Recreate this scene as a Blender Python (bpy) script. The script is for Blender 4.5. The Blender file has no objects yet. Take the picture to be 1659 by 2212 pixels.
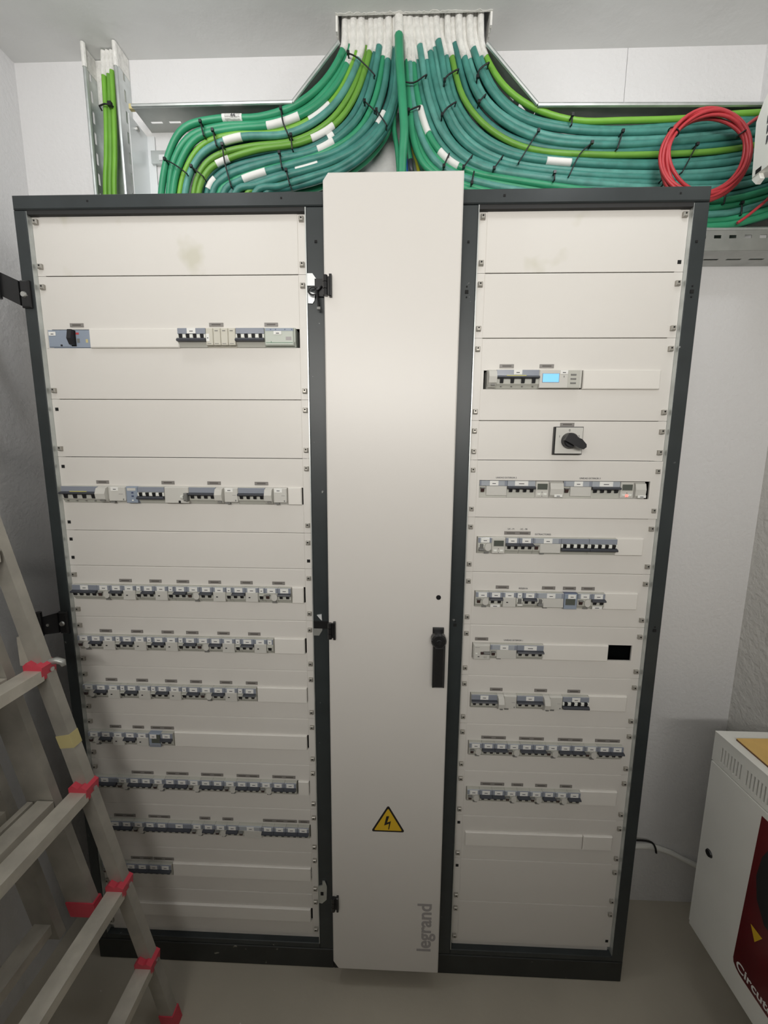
import bpy, math, random
from mathutils import Vector, Matrix, Euler

# ------------------------------------------------------------------ camera, light, exposure
S = bpy.context.scene
COL = S.collection
cam_d = bpy.data.cameras.new('camera')
cam_d.sensor_fit = 'VERTICAL'
cam_d.sensor_height = 36.0
cam_d.lens = 36.0 * 831.0 / 2212.0
cam_d.clip_start = 0.02
cam = bpy.data.objects.new('camera', cam_d)
COL.objects.link(cam)
cam.location = (0.0529, -1.0173, 1.610)
cam.rotation_euler = (1.42918, -0.007375, 0.031919)
S.camera = cam

w = bpy.data.worlds.new('room_ambient')
S.world = w
w.use_nodes = True
w.node_tree.nodes['Background'].inputs[0].default_value = (0.9, 0.95, 1.0, 1)
w.node_tree.nodes['Background'].inputs[1].default_value = 0.05

def area(name, loc, sx, sy, power, color, rot=(0, 0, 0)):
    l = bpy.data.lights.new(name, 'AREA')
    l.shape = 'RECTANGLE'; l.size = sx; l.size_y = sy
    l.energy = power; l.color = color
    o = bpy.data.objects.new(name, l)
    o.location = loc; o.rotation_euler = rot
    COL.objects.link(o)
    return o
# unseen lights: overhead source split into two added point lights to even the tones,
# then a narrow and a wide fill light added high behind the camera
for bx_pos, bpow in ((-0.55, 2.8), (0.58, 2.5)):
    overhead = bpy.data.lights.new('overhead_light', 'POINT')
    overhead.energy = bpow; overhead.shadow_soft_size = 0.05; overhead.color = (0.96, 0.97, 1.0)
    overhead_o = bpy.data.objects.new('overhead_light', overhead)
    overhead_o.location = (bx_pos, -0.30, 2.58)
    COL.objects.link(overhead_o)
narrow_fill = area('narrow_front_fill', (0.12, -2.20, 2.10), 1.7, 0.14, 8.2, (1.0, 0.965, 0.91), (math.radians(88), 0, 0))  # added fill, narrow beam leaves the lower panels darker
narrow_fill.data.spread = math.radians(88)
area('wide_front_fill', (-0.70, -2.20, 2.35), 0.7, 0.14, 5.5, (1.0, 0.965, 0.91), (math.radians(90), 0, 0))  # added fill with a wide beam, no known fitting

S.view_settings.view_transform = 'Standard'
S.view_settings.look = 'None'
S.view_settings.gamma = 1.0
S.view_settings.use_curve_mapping = False
S.view_settings.exposure = 0.0

random.seed(7)
# guide curves of the two cable bundles (metres), cable ties and white marking sleeves lying on them, engraved tags
LEFT_GUIDES = [
    [(-0.092, 0.134, 2.7), (-0.099, 0.14, 2.655), (-0.149, 0.14, 2.586), (-0.224, 0.14, 2.534), (-0.325, 0.14, 2.51), (-0.438, 0.14, 2.507), (-0.528, 0.14, 2.485), (-0.581, 0.14, 2.422), (-0.608, 0.14, 2.325)],
    [(-0.051, 0.134, 2.706), (-0.055, 0.14, 2.651), (-0.098, 0.14, 2.567), (-0.163, 0.14, 2.504), (-0.257, 0.14, 2.469), (-0.377, 0.14, 2.462), (-0.465, 0.14, 2.439), (-0.515, 0.14, 2.395), (-0.541, 0.14, 2.324)],
    [(-0.004, 0.134, 2.711), (-0.009, 0.14, 2.65), (-0.039, 0.14, 2.55), (-0.089, 0.14, 2.475), (-0.177, 0.14, 2.427), (-0.291, 0.14, 2.406), (-0.381, 0.14, 2.388), (-0.436, 0.14, 2.363), (-0.467, 0.14, 2.323)],
    [(0.036, 0.134, 2.721), (0.04, 0.14, 2.649), (0.036, 0.14, 2.559), (0.003, 0.14, 2.487), (-0.067, 0.14, 2.429), (-0.165, 0.14, 2.39), (-0.267, 0.14, 2.367), (-0.35, 0.14, 2.347), (-0.409, 0.14, 2.323)],
    [(0.042, 0.134, 2.723), (0.047, 0.14, 2.643), (0.042, 0.14, 2.565), (0.022, 0.14, 2.489), (-0.024, 0.14, 2.43), (-0.081, 0.14, 2.387), (-0.153, 0.14, 2.356), (-0.229, 0.14, 2.341), (-0.306, 0.14, 2.326)],
]
RIGHT_GUIDES = [
    [(0.254, 0.134, 2.695), (0.267, 0.14, 2.647), (0.323, 0.14, 2.57), (0.404, 0.14, 2.515), (0.513, 0.14, 2.488), (0.639, 0.14, 2.484), (0.78, 0.14, 2.486), (0.904, 0.135, 2.491), (1.017, 0.12, 2.488)],
    [(0.205, 0.134, 2.694), (0.216, 0.14, 2.648), (0.258, 0.14, 2.55), (0.333, 0.14, 2.484), (0.444, 0.14, 2.447), (0.596, 0.14, 2.434), (0.762, 0.14, 2.438), (0.898, 0.135, 2.445), (1.023, 0.12, 2.45)],
    [(0.153, 0.134, 2.697), (0.165, 0.14, 2.649), (0.198, 0.14, 2.54), (0.268, 0.14, 2.458), (0.38, 0.14, 2.411), (0.551, 0.14, 2.391), (0.744, 0.14, 2.386), (0.905, 0.135, 2.391), (1.029, 0.12, 2.408)],
    [(0.104, 0.134, 2.708), (0.117, 0.14, 2.65), (0.144, 0.14, 2.541), (0.201, 0.14, 2.443), (0.308, 0.14, 2.383), (0.493, 0.14, 2.354), (0.713, 0.14, 2.338), (0.901, 0.135, 2.337), (1.037, 0.12, 2.357)],
    [(0.071, 0.134, 2.719), (0.077, 0.14, 2.651), (0.093, 0.14, 2.542), (0.134, 0.14, 2.439), (0.216, 0.14, 2.376), (0.372, 0.14, 2.341), (0.618, 0.14, 2.31), (0.884, 0.135, 2.282), (1.044, 0.12, 2.309)],
    [(0.06, 0.134, 2.723), (0.069, 0.14, 2.651), (0.076, 0.14, 2.543), (0.091, 0.14, 2.439), (0.142, 0.14, 2.367), (0.299, 0.14, 2.314), (0.597, 0.14, 2.271), (0.879, 0.135, 2.226), (1.052, 0.12, 2.255)],
]
TIES = [
    [(-0.083, 2.635), (-0.058, 2.624), (-0.017, 2.588)],
    [(0.051, 2.572), (0.085, 2.566), (0.117, 2.583)],
    [(0.165, 2.569), (0.173, 2.581), (0.199, 2.594)],
    [(0.249, 2.575), (0.254, 2.593), (0.276, 2.607)],
    [(-0.041, 2.526), (-0.016, 2.506)],
    [(-0.01, 2.505), (0.016, 2.473)],
    [(0.074, 2.503), (0.102, 2.513)],
    [(0.161, 2.491), (0.173, 2.507), (0.195, 2.52)],
    [(0.255, 2.519), (0.271, 2.536)],
    [(-0.261, 2.514), (-0.256, 2.481), (-0.244, 2.454)],
    [(-0.236, 2.451), (-0.234, 2.421)],
    [(-0.268, 2.41), (-0.263, 2.378)],
    [(-0.251, 2.368), (-0.243, 2.336)],
    [(0.169, 2.372), (0.182, 2.401)],
    [(0.221, 2.369), (0.242, 2.396)],
    [(0.301, 2.365), (0.322, 2.394)],
    [(0.244, 2.331), (0.249, 2.358)],
    [(-0.477, 2.487), (-0.471, 2.457)],
    [(-0.445, 2.466), (-0.438, 2.433)],
    [(-0.421, 2.432), (-0.417, 2.391), (-0.403, 2.334)],
    [(-0.579, 2.399), (-0.551, 2.385), (-0.524, 2.366)],
    [(-0.508, 2.381), (-0.479, 2.358)],
    [(0.495, 2.485), (0.495, 2.465)],
    [(0.411, 2.451), (0.367, 2.382)],
    [(0.55, 2.421), (0.521, 2.395), (0.499, 2.348)],
    [(0.626, 2.446), (0.617, 2.409)],
    [(0.459, 2.353), (0.46, 2.337)],
    [(0.817, 2.413), (0.789, 2.353)],
    [(0.739, 2.334), (0.741, 2.321)],
    [(0.903, 2.299), (0.903, 2.276)],
    [(0.948, 2.275), (0.951, 2.249)],
]
TAPES = [
     ((-0.426, 2.512), (-0.375, 2.514)),
     ((-0.418, 2.504), (-0.369, 2.505)),
     ((-0.41, 2.489), (-0.371, 2.49)),
     ((-0.304, 2.485), (-0.217, 2.502)),
     ((-0.192, 2.5), (-0.135, 2.536)),
     ((-0.422, 2.446), (-0.37, 2.449)),
     ((-0.189, 2.459), (-0.126, 2.488)),
     ((-0.15, 2.463), (-0.126, 2.473)),
     ((-0.169, 2.427), (-0.126, 2.445)),
     ((-0.232, 2.388), (-0.17, 2.399)),
     ((-0.243, 2.364), (-0.179, 2.376)),
     ((-0.377, 2.365), (-0.31, 2.376)),
     ((-0.446, 2.39), (-0.407, 2.403)),
     ((-0.482, 2.342), (-0.46, 2.37)),
     ((0.093, 2.52), (0.129, 2.464)),
     ((0.153, 2.414), (0.208, 2.378)),
     ((0.441, 2.391), (0.506, 2.383)),
     ((-0.017, 2.494), (0.01, 2.517)),
]
TAGS_LEFT = {1: [(-0.785, -0.75), (-0.424, -0.388), (-0.283, -0.249)], 3: [(-0.756, -0.722), (-0.577, -0.542), (-0.452, -0.416), (-0.324, -0.288)], 5: [(-0.718, -0.683), (-0.632, -0.598), (-0.555, -0.52), (-0.465, -0.43), (-0.375, -0.341), (-0.286, -0.251)], 6: [(-0.789, -0.754), (-0.697, -0.663), (-0.609, -0.574), (-0.538, -0.503), (-0.448, -0.413), (-0.36, -0.325)], 7: [(-0.786, -0.752), (-0.695, -0.661), (-0.61, -0.575), (-0.536, -0.502), (-0.449, -0.413), (-0.373, -0.339)], 8: [(-0.788, -0.754), (-0.719, -0.685), (-0.664, -0.595)], 9: [(-0.735, -0.668), (-0.628, -0.561), (-0.522, -0.455), (-0.414, -0.346), (-0.306, -0.237)], 10: [(-0.803, -0.736), (-0.695, -0.628), (-0.536, -0.503), (-0.465, -0.432), (-0.34, -0.236), (-0.231, -0.198)], 11: [(-0.763, -0.694), (-0.691, -0.627)]}
TAGS_RIGHT = {2: [(0.309, 0.344), (0.408, 0.443)], 3: [(0.469, 0.504)], 5: [(0.342, 0.376), (0.376, 0.411)], 6: [(0.327, 0.362), (0.451, 0.486), (0.507, 0.541), (0.556, 0.591)], 7: [(0.277, 0.313)], 8: [(0.325, 0.36), (0.449, 0.484), (0.541, 0.576)], 9: [(0.307, 0.377), (0.415, 0.485), (0.525, 0.594), (0.63, 0.699)], 10: [(0.311, 0.38), (0.401, 0.435), (0.47, 0.504), (0.541, 0.576)]}
# ------------------------------------------------------------------ materials
def mat(name, col, rough=0.5, metal=0.0, noise=0.0, scale=20.0, bump=0.0, bscale=60.0, spots=None, coat=0.0,
        emit=None, estr=0.0, spec=0.5):
    """procedural principled material: slow colour variation, optional bump, optional paint/dirt spots"""
    m = bpy.data.materials.new(name)
    m.use_nodes = True
    nt = m.node_tree
    b = nt.nodes['Principled BSDF']
    b.inputs['Base Color'].default_value = (*col, 1)
    b.inputs['Roughness'].default_value = rough
    b.inputs['Metallic'].default_value = metal
    b.inputs['Coat Weight'].default_value = coat
    b.inputs['Specular IOR Level'].default_value = spec
    if emit:
        b.inputs['Emission Color'].default_value = (*emit, 1)
        b.inputs['Emission Strength'].default_value = estr
    tc = None
    def coords():
        nonlocal tc
        if tc is None:
            tc = nt.nodes.new('ShaderNodeTexCoord')
        return tc.outputs['Object']
    last = None
    if noise > 0:
        n = nt.nodes.new('ShaderNodeTexNoise'); n.inputs['Scale'].default_value = scale
        n.inputs['Detail'].default_value = 4
        nt.links.new(coords(), n.inputs['Vector'])
        r = nt.nodes.new('ShaderNodeMapRange')
        r.inputs['From Min'].default_value = 0.3; r.inputs['From Max'].default_value = 0.7
        r.inputs['To Min'].default_value = 1 - noise; r.inputs['To Max'].default_value = 1 + noise
        nt.links.new(n.outputs['Fac'], r.inputs['Value'])
        mx = nt.nodes.new('ShaderNodeVectorMath'); mx.operation = 'SCALE'
        mx.inputs[0].default_value = col
        nt.links.new(r.outputs['Result'], mx.inputs['Scale'])
        last = mx.outputs['Vector']
        nt.links.new(last, b.inputs['Base Color'])
    if spots:
        scol, sscale, thr, soft = spots
        n = nt.nodes.new('ShaderNodeTexNoise'); n.inputs['Scale'].default_value = sscale
        n.inputs['Detail'].default_value = 3
        nt.links.new(coords(), n.inputs['Vector'])
        r = nt.nodes.new('ShaderNodeMapRange')
        r.inputs['From Min'].default_value = thr; r.inputs['From Max'].default_value = thr + soft
        nt.links.new(n.outputs['Fac'], r.inputs['Value'])
        mx = nt.nodes.new('ShaderNodeMix'); mx.data_type = 'RGBA'
        nt.links.new(r.outputs['Result'], mx.inputs['Factor'])
        if last is not None:
            nt.links.new(last, mx.inputs['A'])
        else:
            mx.inputs['A'].default_value = (*col, 1)
        mx.inputs['B'].default_value = (*scol, 1)
        nt.links.new(mx.outputs['Result'], b.inputs['Base Color'])
    if bump > 0:
        n = nt.nodes.new('ShaderNodeTexNoise'); n.inputs['Scale'].default_value = bscale
        n.inputs['Detail'].default_value = 5
        nt.links.new(coords(), n.inputs['Vector'])
        bp = nt.nodes.new('ShaderNodeBump'); bp.inputs['Strength'].default_value = bump
        bp.inputs['Distance'].default_value = 0.01
        nt.links.new(n.outputs['Fac'], bp.inputs['Height'])
        nt.links.new(bp.outputs['Normal'], b.inputs['Normal'])
    return m

M = {
 'wall': mat('painted_wall', (0.78, 0.775, 0.775), 0.75, noise=0.02, scale=2.5, bump=0.25, bscale=90),
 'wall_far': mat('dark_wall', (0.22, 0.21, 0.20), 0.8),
 'wall_rough': mat('rough_plaster_wall', (0.70, 0.69, 0.66), 0.8, noise=0.04, scale=5, bump=0.7, bscale=55),
 'ceiling': mat('painted_ceiling', (0.74, 0.745, 0.73), 0.8, noise=0.05, scale=3, bump=0.3, bscale=12),
 'floor': mat('painted_concrete_floor', (0.48, 0.44, 0.36), 0.55, noise=0.10, scale=2.2, bump=0.08, bscale=40,
              spots=((0.75, 0.73, 0.68), 38, 0.74, 0.02)),
 'mortar': mat('white_filler', (0.86, 0.85, 0.81), 0.85, noise=0.06, scale=30, bump=0.6, bscale=70),
 'panel': mat('white_coated_steel', (0.74, 0.715, 0.675), 0.42, noise=0.012, scale=3),
 'panel_stained': mat('white_coated_steel_with_filler_smears', (0.74, 0.715, 0.675), 0.5, noise=0.012, scale=3,
                      spots=((0.63, 0.61, 0.52), 7.5, 0.60, 0.10)),
 'door': mat('white_coated_door_steel', (0.71, 0.685, 0.65), 0.38, noise=0.01, scale=2),
 'blank': mat('white_plastic_cover', (0.80, 0.775, 0.73), 0.4),
 'frame': mat('dark_grey_coated_steel', (0.030, 0.037, 0.039), 0.42, noise=0.12, scale=14,
              spots=((0.30, 0.31, 0.30), 55, 0.73, 0.05)),
 'plinth': mat('dirty_dark_grey_plinth', (0.022, 0.025, 0.024), 0.5, noise=0.2, scale=12, spots=((0.34, 0.33, 0.28), 34, 0.70, 0.06)),
 'frame_shade': mat('shaded_frame_steel', (0.018, 0.018, 0.018), 0.7),
 'zinc': mat('galvanised_steel', (0.58, 0.61, 0.60), 0.38, metal=0.75, noise=0.12, scale=26),
 'zinc_dull': mat('dull_galvanised_steel', (0.46, 0.47, 0.45), 0.42, metal=0.6, noise=0.10, scale=18),
 'zinc_bright': mat('bright_zinc', (0.86, 0.88, 0.89), 0.35, metal=0.3),
 'hole': mat('dark_hole', (0.010, 0.010, 0.010), 0.9),
 'casing': mat('light_grey_device_plastic', (0.52, 0.52, 0.47), 0.45),
 'casing2': mat('pale_device_plastic', (0.62, 0.61, 0.57), 0.4),
 'beige': mat('beige_device_plastic', (0.62, 0.60, 0.52), 0.45),
 'greeng': mat('green_grey_device_plastic', (0.52, 0.56, 0.50), 0.4),
 'holder': mat('blue_grey_label_window', (0.28, 0.305, 0.36), 0.2, coat=0.4),
 'holder_l': mat('pale_blue_label_window', (0.42, 0.45, 0.49), 0.2, coat=0.4),
 'bluepl': mat('grey_blue_plastic', (0.29, 0.34, 0.42), 0.35),
 'navy': mat('dark_blue_plastic', (0.07, 0.09, 0.17), 0.35),
 'paper': mat('white_paper_label', (0.86, 0.86, 0.83), 0.6),
 'ink': mat('grey_ink', (0.10, 0.10, 0.11), 0.7),
 'blueink': mat('blue_ink', (0.05, 0.08, 0.32), 0.7),
 'redink': mat('red_print', (0.55, 0.06, 0.07), 0.5),
 'green': mat('green_print', (0.06, 0.22, 0.12), 0.5),
 'yellow': mat('yellow_strip', (0.82, 0.76, 0.15), 0.5),
 'bar': mat('dark_grey_handle_plastic', (0.050, 0.054, 0.066), 0.35),
 'lever': mat('black_lever_plastic', (0.014, 0.014, 0.016), 0.35),
 'lever_r': mat('dark_brown_lever_plastic', (0.055, 0.030, 0.028), 0.4),
 'toggle': mat('white_toggle_plastic', (0.82, 0.83, 0.78), 0.35),
 'greyplug': mat('mid_grey_plastic', (0.20, 0.20, 0.19), 0.45),
 'tag': mat('engraved_grey_tag', (0.25, 0.235, 0.22), 0.4),
 'tag_ink': mat('tag_engraving', (0.10, 0.088, 0.08), 0.5),
 'lcd': mat('lit_blue_screen', (0.05, 0.15, 0.3), 0.2, emit=(0.22, 0.55, 1.0), estr=1.15),
 'lcd_dark': mat('grey_screen', (0.10, 0.11, 0.095), 0.15, coat=0.4),
 'led': mat('red_led', (0.8, 0.1, 0.08), 0.3, emit=(1.0, 0.16, 0.13), estr=2.2),
 'black': mat('black_plastic', (0.014, 0.014, 0.015), 0.32),
 'black_worn': mat('worn_black_handle', (0.016, 0.016, 0.017), 0.3, spots=((0.42, 0.42, 0.44), 42, 0.72, 0.02)),
 'steel': mat('steel_screw', (0.60, 0.60, 0.58), 0.35, metal=0.9),
 'screw_grey': mat('grey_fastener', (0.42, 0.40, 0.36), 0.4, metal=0.5),
 'warn_y': mat('warning_yellow', (0.72, 0.46, 0.02), 0.5),
 'warn_k': mat('warning_black', (0.012, 0.008, 0.008), 0.5),
 'logo': mat('grey_lettering', (0.36, 0.34, 0.34), 0.4),
 'teal': mat('teal_cable', (0.058, 0.245, 0.205), 0.45, noise=0.22, scale=30),
 'teal_l': mat('pale_teal_cable', (0.095, 0.31, 0.265), 0.45, noise=0.22, scale=30),
 'teal_d': mat('deep_teal_cable', (0.04, 0.19, 0.165), 0.45, noise=0.22, scale=30),
 'emerald': mat('bright_green_cable', (0.035, 0.31, 0.155), 0.42, noise=0.10, scale=20),
 'lime': mat('lime_green_cable', (0.15, 0.36, 0.045), 0.42, noise=0.10, scale=20),
 'lime_b': mat('vivid_lime_cable', (0.19, 0.46, 0.05), 0.42, noise=0.08, scale=20),
 'redc': mat('red_cable', (0.52, 0.045, 0.055), 0.4, noise=0.10, scale=20),
 'bluec': mat('blue_core', (0.03, 0.14, 0.55), 0.4),
 'yg': mat('yellow_green_core', (0.42, 0.42, 0.03), 0.4),
 'whitepaint': mat('white_overpaint', (0.83, 0.82, 0.78), 0.7, noise=0.10, scale=60, bump=0.4, bscale=120),
 'tie': mat('black_cable_tie', (0.012, 0.012, 0.013), 0.35),
 'alu': mat('worn_aluminium', (0.62, 0.59, 0.52), 0.45, metal=0.3, noise=0.16, scale=16, bump=0.1, bscale=60),
 'alu_d': mat('worn_dull_aluminium', (0.44, 0.42, 0.375), 0.5, metal=0.4, noise=0.18, scale=12),
 'redp': mat('red_plastic', (0.66, 0.06, 0.095), 0.38),
 'ypap': mat('yellowed_sticker', (0.60, 0.52, 0.25), 0.6),
 'box': mat('pale_grey_coated_steel', (0.88, 0.88, 0.83), 0.45, noise=0.02, scale=8),
 'slot': mat('vent_shadow', (0.06, 0.06, 0.06), 0.8),
 'red_front': mat('dark_red_print', (0.13, 0.007, 0.010), 0.3, coat=0.3, noise=0.25, scale=4),
 'wood': mat('plywood', (0.80, 0.52, 0.17), 0.55, noise=0.16, scale=9),
 'wood_edge': mat('plywood_edge', (0.16, 0.075, 0.03), 0.6),
}

# ------------------------------------------------------------------ mesh helpers
class MB:
    """collects shapes, each face with a material slot, and links them as ONE mesh object"""
    def __init__(self):
        self.v = []; self.f = []; self.mi = []; self.mats = []; self.cur = 0
    def use(self, key):
        if key not in self.mats:
            self.mats.append(key)
        self.cur = self.mats.index(key)
        return self
    def add(self, vs, fs):
        o = len(self.v)
        self.v += [tuple(p) for p in vs]
        self.f += [tuple(i + o for i in q) for q in fs]
        self.mi += [self.cur] * len(fs)
        return self
    def box(self, x0, y0, z0, x1, y1, z1):
        if x0 > x1: x0, x1 = x1, x0
        if y0 > y1: y0, y1 = y1, y0
        if z0 > z1: z0, z1 = z1, z0
        return self.add([(x0,y0,z0),(x1,y0,z0),(x1,y1,z0),(x0,y1,z0),(x0,y0,z1),(x1,y0,z1),(x1,y1,z1),(x0,y1,z1)],
                 [(3,2,1,0),(4,5,6,7),(0,1,5,4),(1,2,6,5),(2,3,7,6),(3,0,4,7)])
    def bevbox(self, x0, y0, z0, x1, y1, z1, b):
        """box whose front (-y) edges are chamfered by b"""
        return self.add([(x0,y1,z0),(x1,y1,z0),(x1,y1,z1),(x0,y1,z1),
                         (x0,y0+b,z0),(x1,y0+b,z0),(x1,y0+b,z1),(x0,y0+b,z1),
                         (x0+b,y0,z0+b),(x1-b,y0,z0+b),(x1-b,y0,z1-b),(x0+b,y0,z1-b)],
                 [(0,3,2,1),(0,1,5,4),(1,2,6,5),(2,3,7,6),(3,0,4,7),
                  (4,5,9,8),(5,6,10,9),(6,7,11,10),(7,4,8,11),(8,9,10,11)])
    def prism(self, poly, axis, a, b):
        """poly: 2D points; axis 'x': (y,z) extruded in x; 'y': (x,z) in y; 'z': (x,y) in z"""
        def P(p, t):
            return {'x': (t, p[0], p[1]), 'y': (p[0], t, p[1]), 'z': (p[0], p[1], t)}[axis]
        n = len(poly)
        vs = [P(p, a) for p in poly] + [P(p, b) for p in poly]
        ar = sum(poly[i][0]*poly[(i+1) % n][1] - poly[(i+1) % n][0]*poly[i][1] for i in range(n))
        fs = [tuple(range(n)), tuple(range(2*n-1, n-1, -1))] + [(i, i+n, (i+1) % n + n, (i+1) % n) for i in range(n)]
        flip = (ar > 0) == (b > a)
        if axis == 'y':
            flip = not flip
        if flip:
            fs = [tuple(reversed(q)) for q in fs]
        return self.add(vs, fs)
    def tube(self, pts, r, n=8, closed=False, flat=None):
        pts = [Vector(p) for p in pts]
        N = len(pts)
        vs = []; up = None
        for i, p in enumerate(pts):
            if closed:
                t = pts[(i+1) % N] - pts[i-1]
            else:
                t = pts[min(i+1, N-1)] - pts[max(i-1, 0)]
            t.normalize()
            if up is None:
                a = Vector((0, -1, 0))
                if abs(t.dot(a)) > 0.95:
                    a = Vector((0, 0, 1))
                up = (a - t*a.dot(t)).normalized()
            else:
                up = (up - t*up.dot(t)).normalized()
            s = t.cross(up)
            rr = r[i] if isinstance(r, (list, tuple)) else r
            for k in range(n):
                th = 2*math.pi*k/n
                vs.append(p + up*(rr*math.cos(th)*(flat or 1.0)) + s*(rr*math.sin(th)))
        fs = []
        for i in range(N if closed else N-1):
            j = (i+1) % N
            for k in range(n):
                k2 = (k+1) % n
                fs.append((i*n+k, i*n+k2, j*n+k2, j*n+k))
        if not closed:
            fs.append(tuple(range(n-1, -1, -1)))
            fs.append(tuple((N-1)*n + k for k in range(n)))
        return self.add(vs, fs)
    def cyl(self, p0, p1, r, n=12):
        return self.tube([p0, p1], r, n)
    def quad(self, a, b, c, d):
        return self.add([a, b, c, d], [(0, 1, 2, 3)])
    def mesh(self, name, smooth=False):
        me = bpy.data.meshes.new(name)
        me.from_pydata(self.v, [], self.f)
        for k in self.mats:
            me.materials.append(M[k])
        me.polygons.foreach_set('material_index', self.mi)
        if smooth:
            me.polygons.foreach_set('use_smooth', [len(q) <= 4 for q in self.f])
        me.update()
        return me
    def build(self, name, key=None, parent=None, loc=None, smooth=False):
        if key is not None and not self.mats:
            self.mats.append(key)
        return link(name, self.mesh(name, smooth), parent, loc)

def mb(key):
    return MB().use(key)

def link(name, me, parent=None, loc=None):
    o = bpy.data.objects.new(name, me)
    COL.objects.link(o)
    if parent is not None:
        o.parent = parent
    if loc is not None:
        o.location = loc
    return o

def tag(o, label=None, cat=None, group=None, kind=None):
    if label: o['label'] = label
    if cat: o['category'] = cat
    if group: o['group'] = group
    if kind: o['kind'] = kind
    return o

def thing(name, label, cat, loc=(0, 0, 0), group=None, rot=None):
    o = bpy.data.objects.new(name, None)
    o.empty_display_size = 0.03
    COL.objects.link(o)
    o.location = loc
    if rot: o.rotation_euler = rot
    return tag(o, label, cat, group)

def text_mesh(s, size, key, depth=0.0006, bold=0.0):
    cu = bpy.data.curves.new('lettering', 'FONT')
    cu.body = s; cu.size = size; cu.extrude = depth/2; cu.offset = bold
    cu.align_x = 'CENTER'; cu.align_y = 'CENTER'
    o = bpy.data.objects.new('lettering', cu)
    COL.objects.link(o)
    dg = bpy.context.evaluated_depsgraph_get()
    me = bpy.data.meshes.new_from_object(o.evaluated_get(dg))
    bpy.data.objects.remove(o)
    bpy.data.curves.remove(cu)
    me.materials.clear(); me.materials.append(M[key])
    return me

def catmull(pts, n):
    pts = [Vector(p) for p in pts]
    P = [pts[0]*2 - pts[1]] + pts + [pts[-1]*2 - pts[-2]]
    out = []
    for i in range(1, len(P)-2):
        a, b, c, d = P[i-1], P[i], P[i+1], P[i+2]
        for k in range(n):
            t = k/n
            out.append(0.5*((2*b) + (c-a)*t + (2*a-5*b+4*c-d)*t*t + (3*b-a-3*c+d)*t**3))
    out.append(pts[-1].copy())
    return out

ORD = ['zeroth', 'first', 'second', 'third', 'fourth', 'fifth', 'sixth', 'seventh', 'eighth', 'ninth', 'tenth',
       'eleventh', 'twelfth', 'thirteenth', 'fourteenth', 'fifteenth', 'sixteenth', 'seventeenth', 'eighteenth',
       'nineteenth', 'twentieth']
# ------------------------------------------------------------------ the room
XL, XR, XU, YB, YF, ZC = -1.05, 1.19, 1.035, 0.215, -2.3, 2.715
def struct(o): return tag(o, kind='structure')

struct(mb('floor').box(XL-.1, YF-.1, -.1, XR+.1, YB+.1, 0).build('floor'))
# ceiling slab with the opening the cables leave through
hx0, hx1, hy0 = -0.108, 0.274, 0.118
c = mb('ceiling')
c.box(XL-.1, YF-.1, ZC, XR+.1, hy0, ZC+.12).box(XL-.1, hy0, ZC, hx0, YB+.1, ZC+.12).box(hx1, hy0, ZC, XR+.1, YB+.1, ZC+.12)
c.box(hx0, hy0, ZC+.10, hx1, YB+.1, ZC+.12)
struct(c.build('ceiling'))
# back wall: plaster boards with a visible joint above the right cabinet
b = mb('wall')
b.box(XL-.1, YB, 0, 0.668, YB+.1, ZC).box(0.6696, YB, 0, XR+.1, YB+.1, ZC).box(0.66, YB+.003, 0, 0.68, YB+.1, ZC)
struct(b.build('wall_back'))
struct(mb('wall').box(XL-.1, YF, 0, XL, YB, ZC).build('wall_left'))
struct(mb('wall_rough').box(XR, YF, 0, XR+.1, YB, ZC).build('wall_right'))
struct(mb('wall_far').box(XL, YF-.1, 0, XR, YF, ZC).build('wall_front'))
struct(mb('wall').box(XU, YF, 2.515, XR, YB, ZC).build('trim_1'))        # boxed-in duct along the right wall
# filler ring roughly troweled around the ceiling opening
f = mb('mortar')
rnd = random.Random(3)
def ragged(x0, x1, y, n, amp):
    return [(x0 + (x1-x0)*i/n, y + rnd.uniform(-amp, amp)) for i in range(n+1)]
edge = ragged(hx0-.006, hx1+.006, hy0-.005, 60, .0028)
f.prism(edge + [(hx1+.006, hy0+.001), (hx0-.006, hy0+.001)], 'z', ZC-.0010, ZC-.0002)
f.box(hx0-.006, hy0, ZC-.035, hx0-.001, YB, ZC-.0002)
f.box(hx1+.001, hy0, ZC-.030, hx1+.006, YB, ZC-.0002)
struct(f.build('trim_2'))
# ------------------------------------------------------------------ switchboard cabinets
Z0, MOD, AP = 0.105, 0.0181, 0.045          # height of the face plates' foot, module pitch, device aperture
XL0, XR0 = -0.8469, 0.2711                  # left end of the device apertures (36 / 24 modules)
ROWS_L = [150, 300, 150, 200, 100] + [150]*8
ROWS_R = [150, 150, 200, 100] + [150]*10
FY = -0.015                                 # frame front
def tops(rows):
    z = 2.1; out = []
    for r in rows:
        out.append((Z0 + z - r/1000, Z0 + z)); z -= r/1000
    return out
ZL, ZR = tops(ROWS_L), tops(ROWS_R)

left_cab = thing('distribution_cabinet', 'wide open dark grey electrical cabinet with twelve white panels, left of the white door', 'cabinet', (-0.51, 0.1, 0))
mid_cab = thing('cable_duct_cabinet', 'narrow dark grey cabinet closed by a tall white door with black handle', 'cabinet', (0.04, 0.1, 0))
right_cab = thing('distribution_cabinet', 'open dark grey electrical cabinet with fourteen white panels, right of the white door', 'cabinet', (0.49, 0.1, 0))

def part(m_, name, root, key=None, smooth=False):
    """build in world coordinates, then hang under root"""
    o = m_.build(name, key, root, smooth=smooth)
    base = Vector((0, 0, 0)); q = root
    while q is not None:
        base += q.location; q = q.parent
    o.location = -base
    return o

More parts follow.
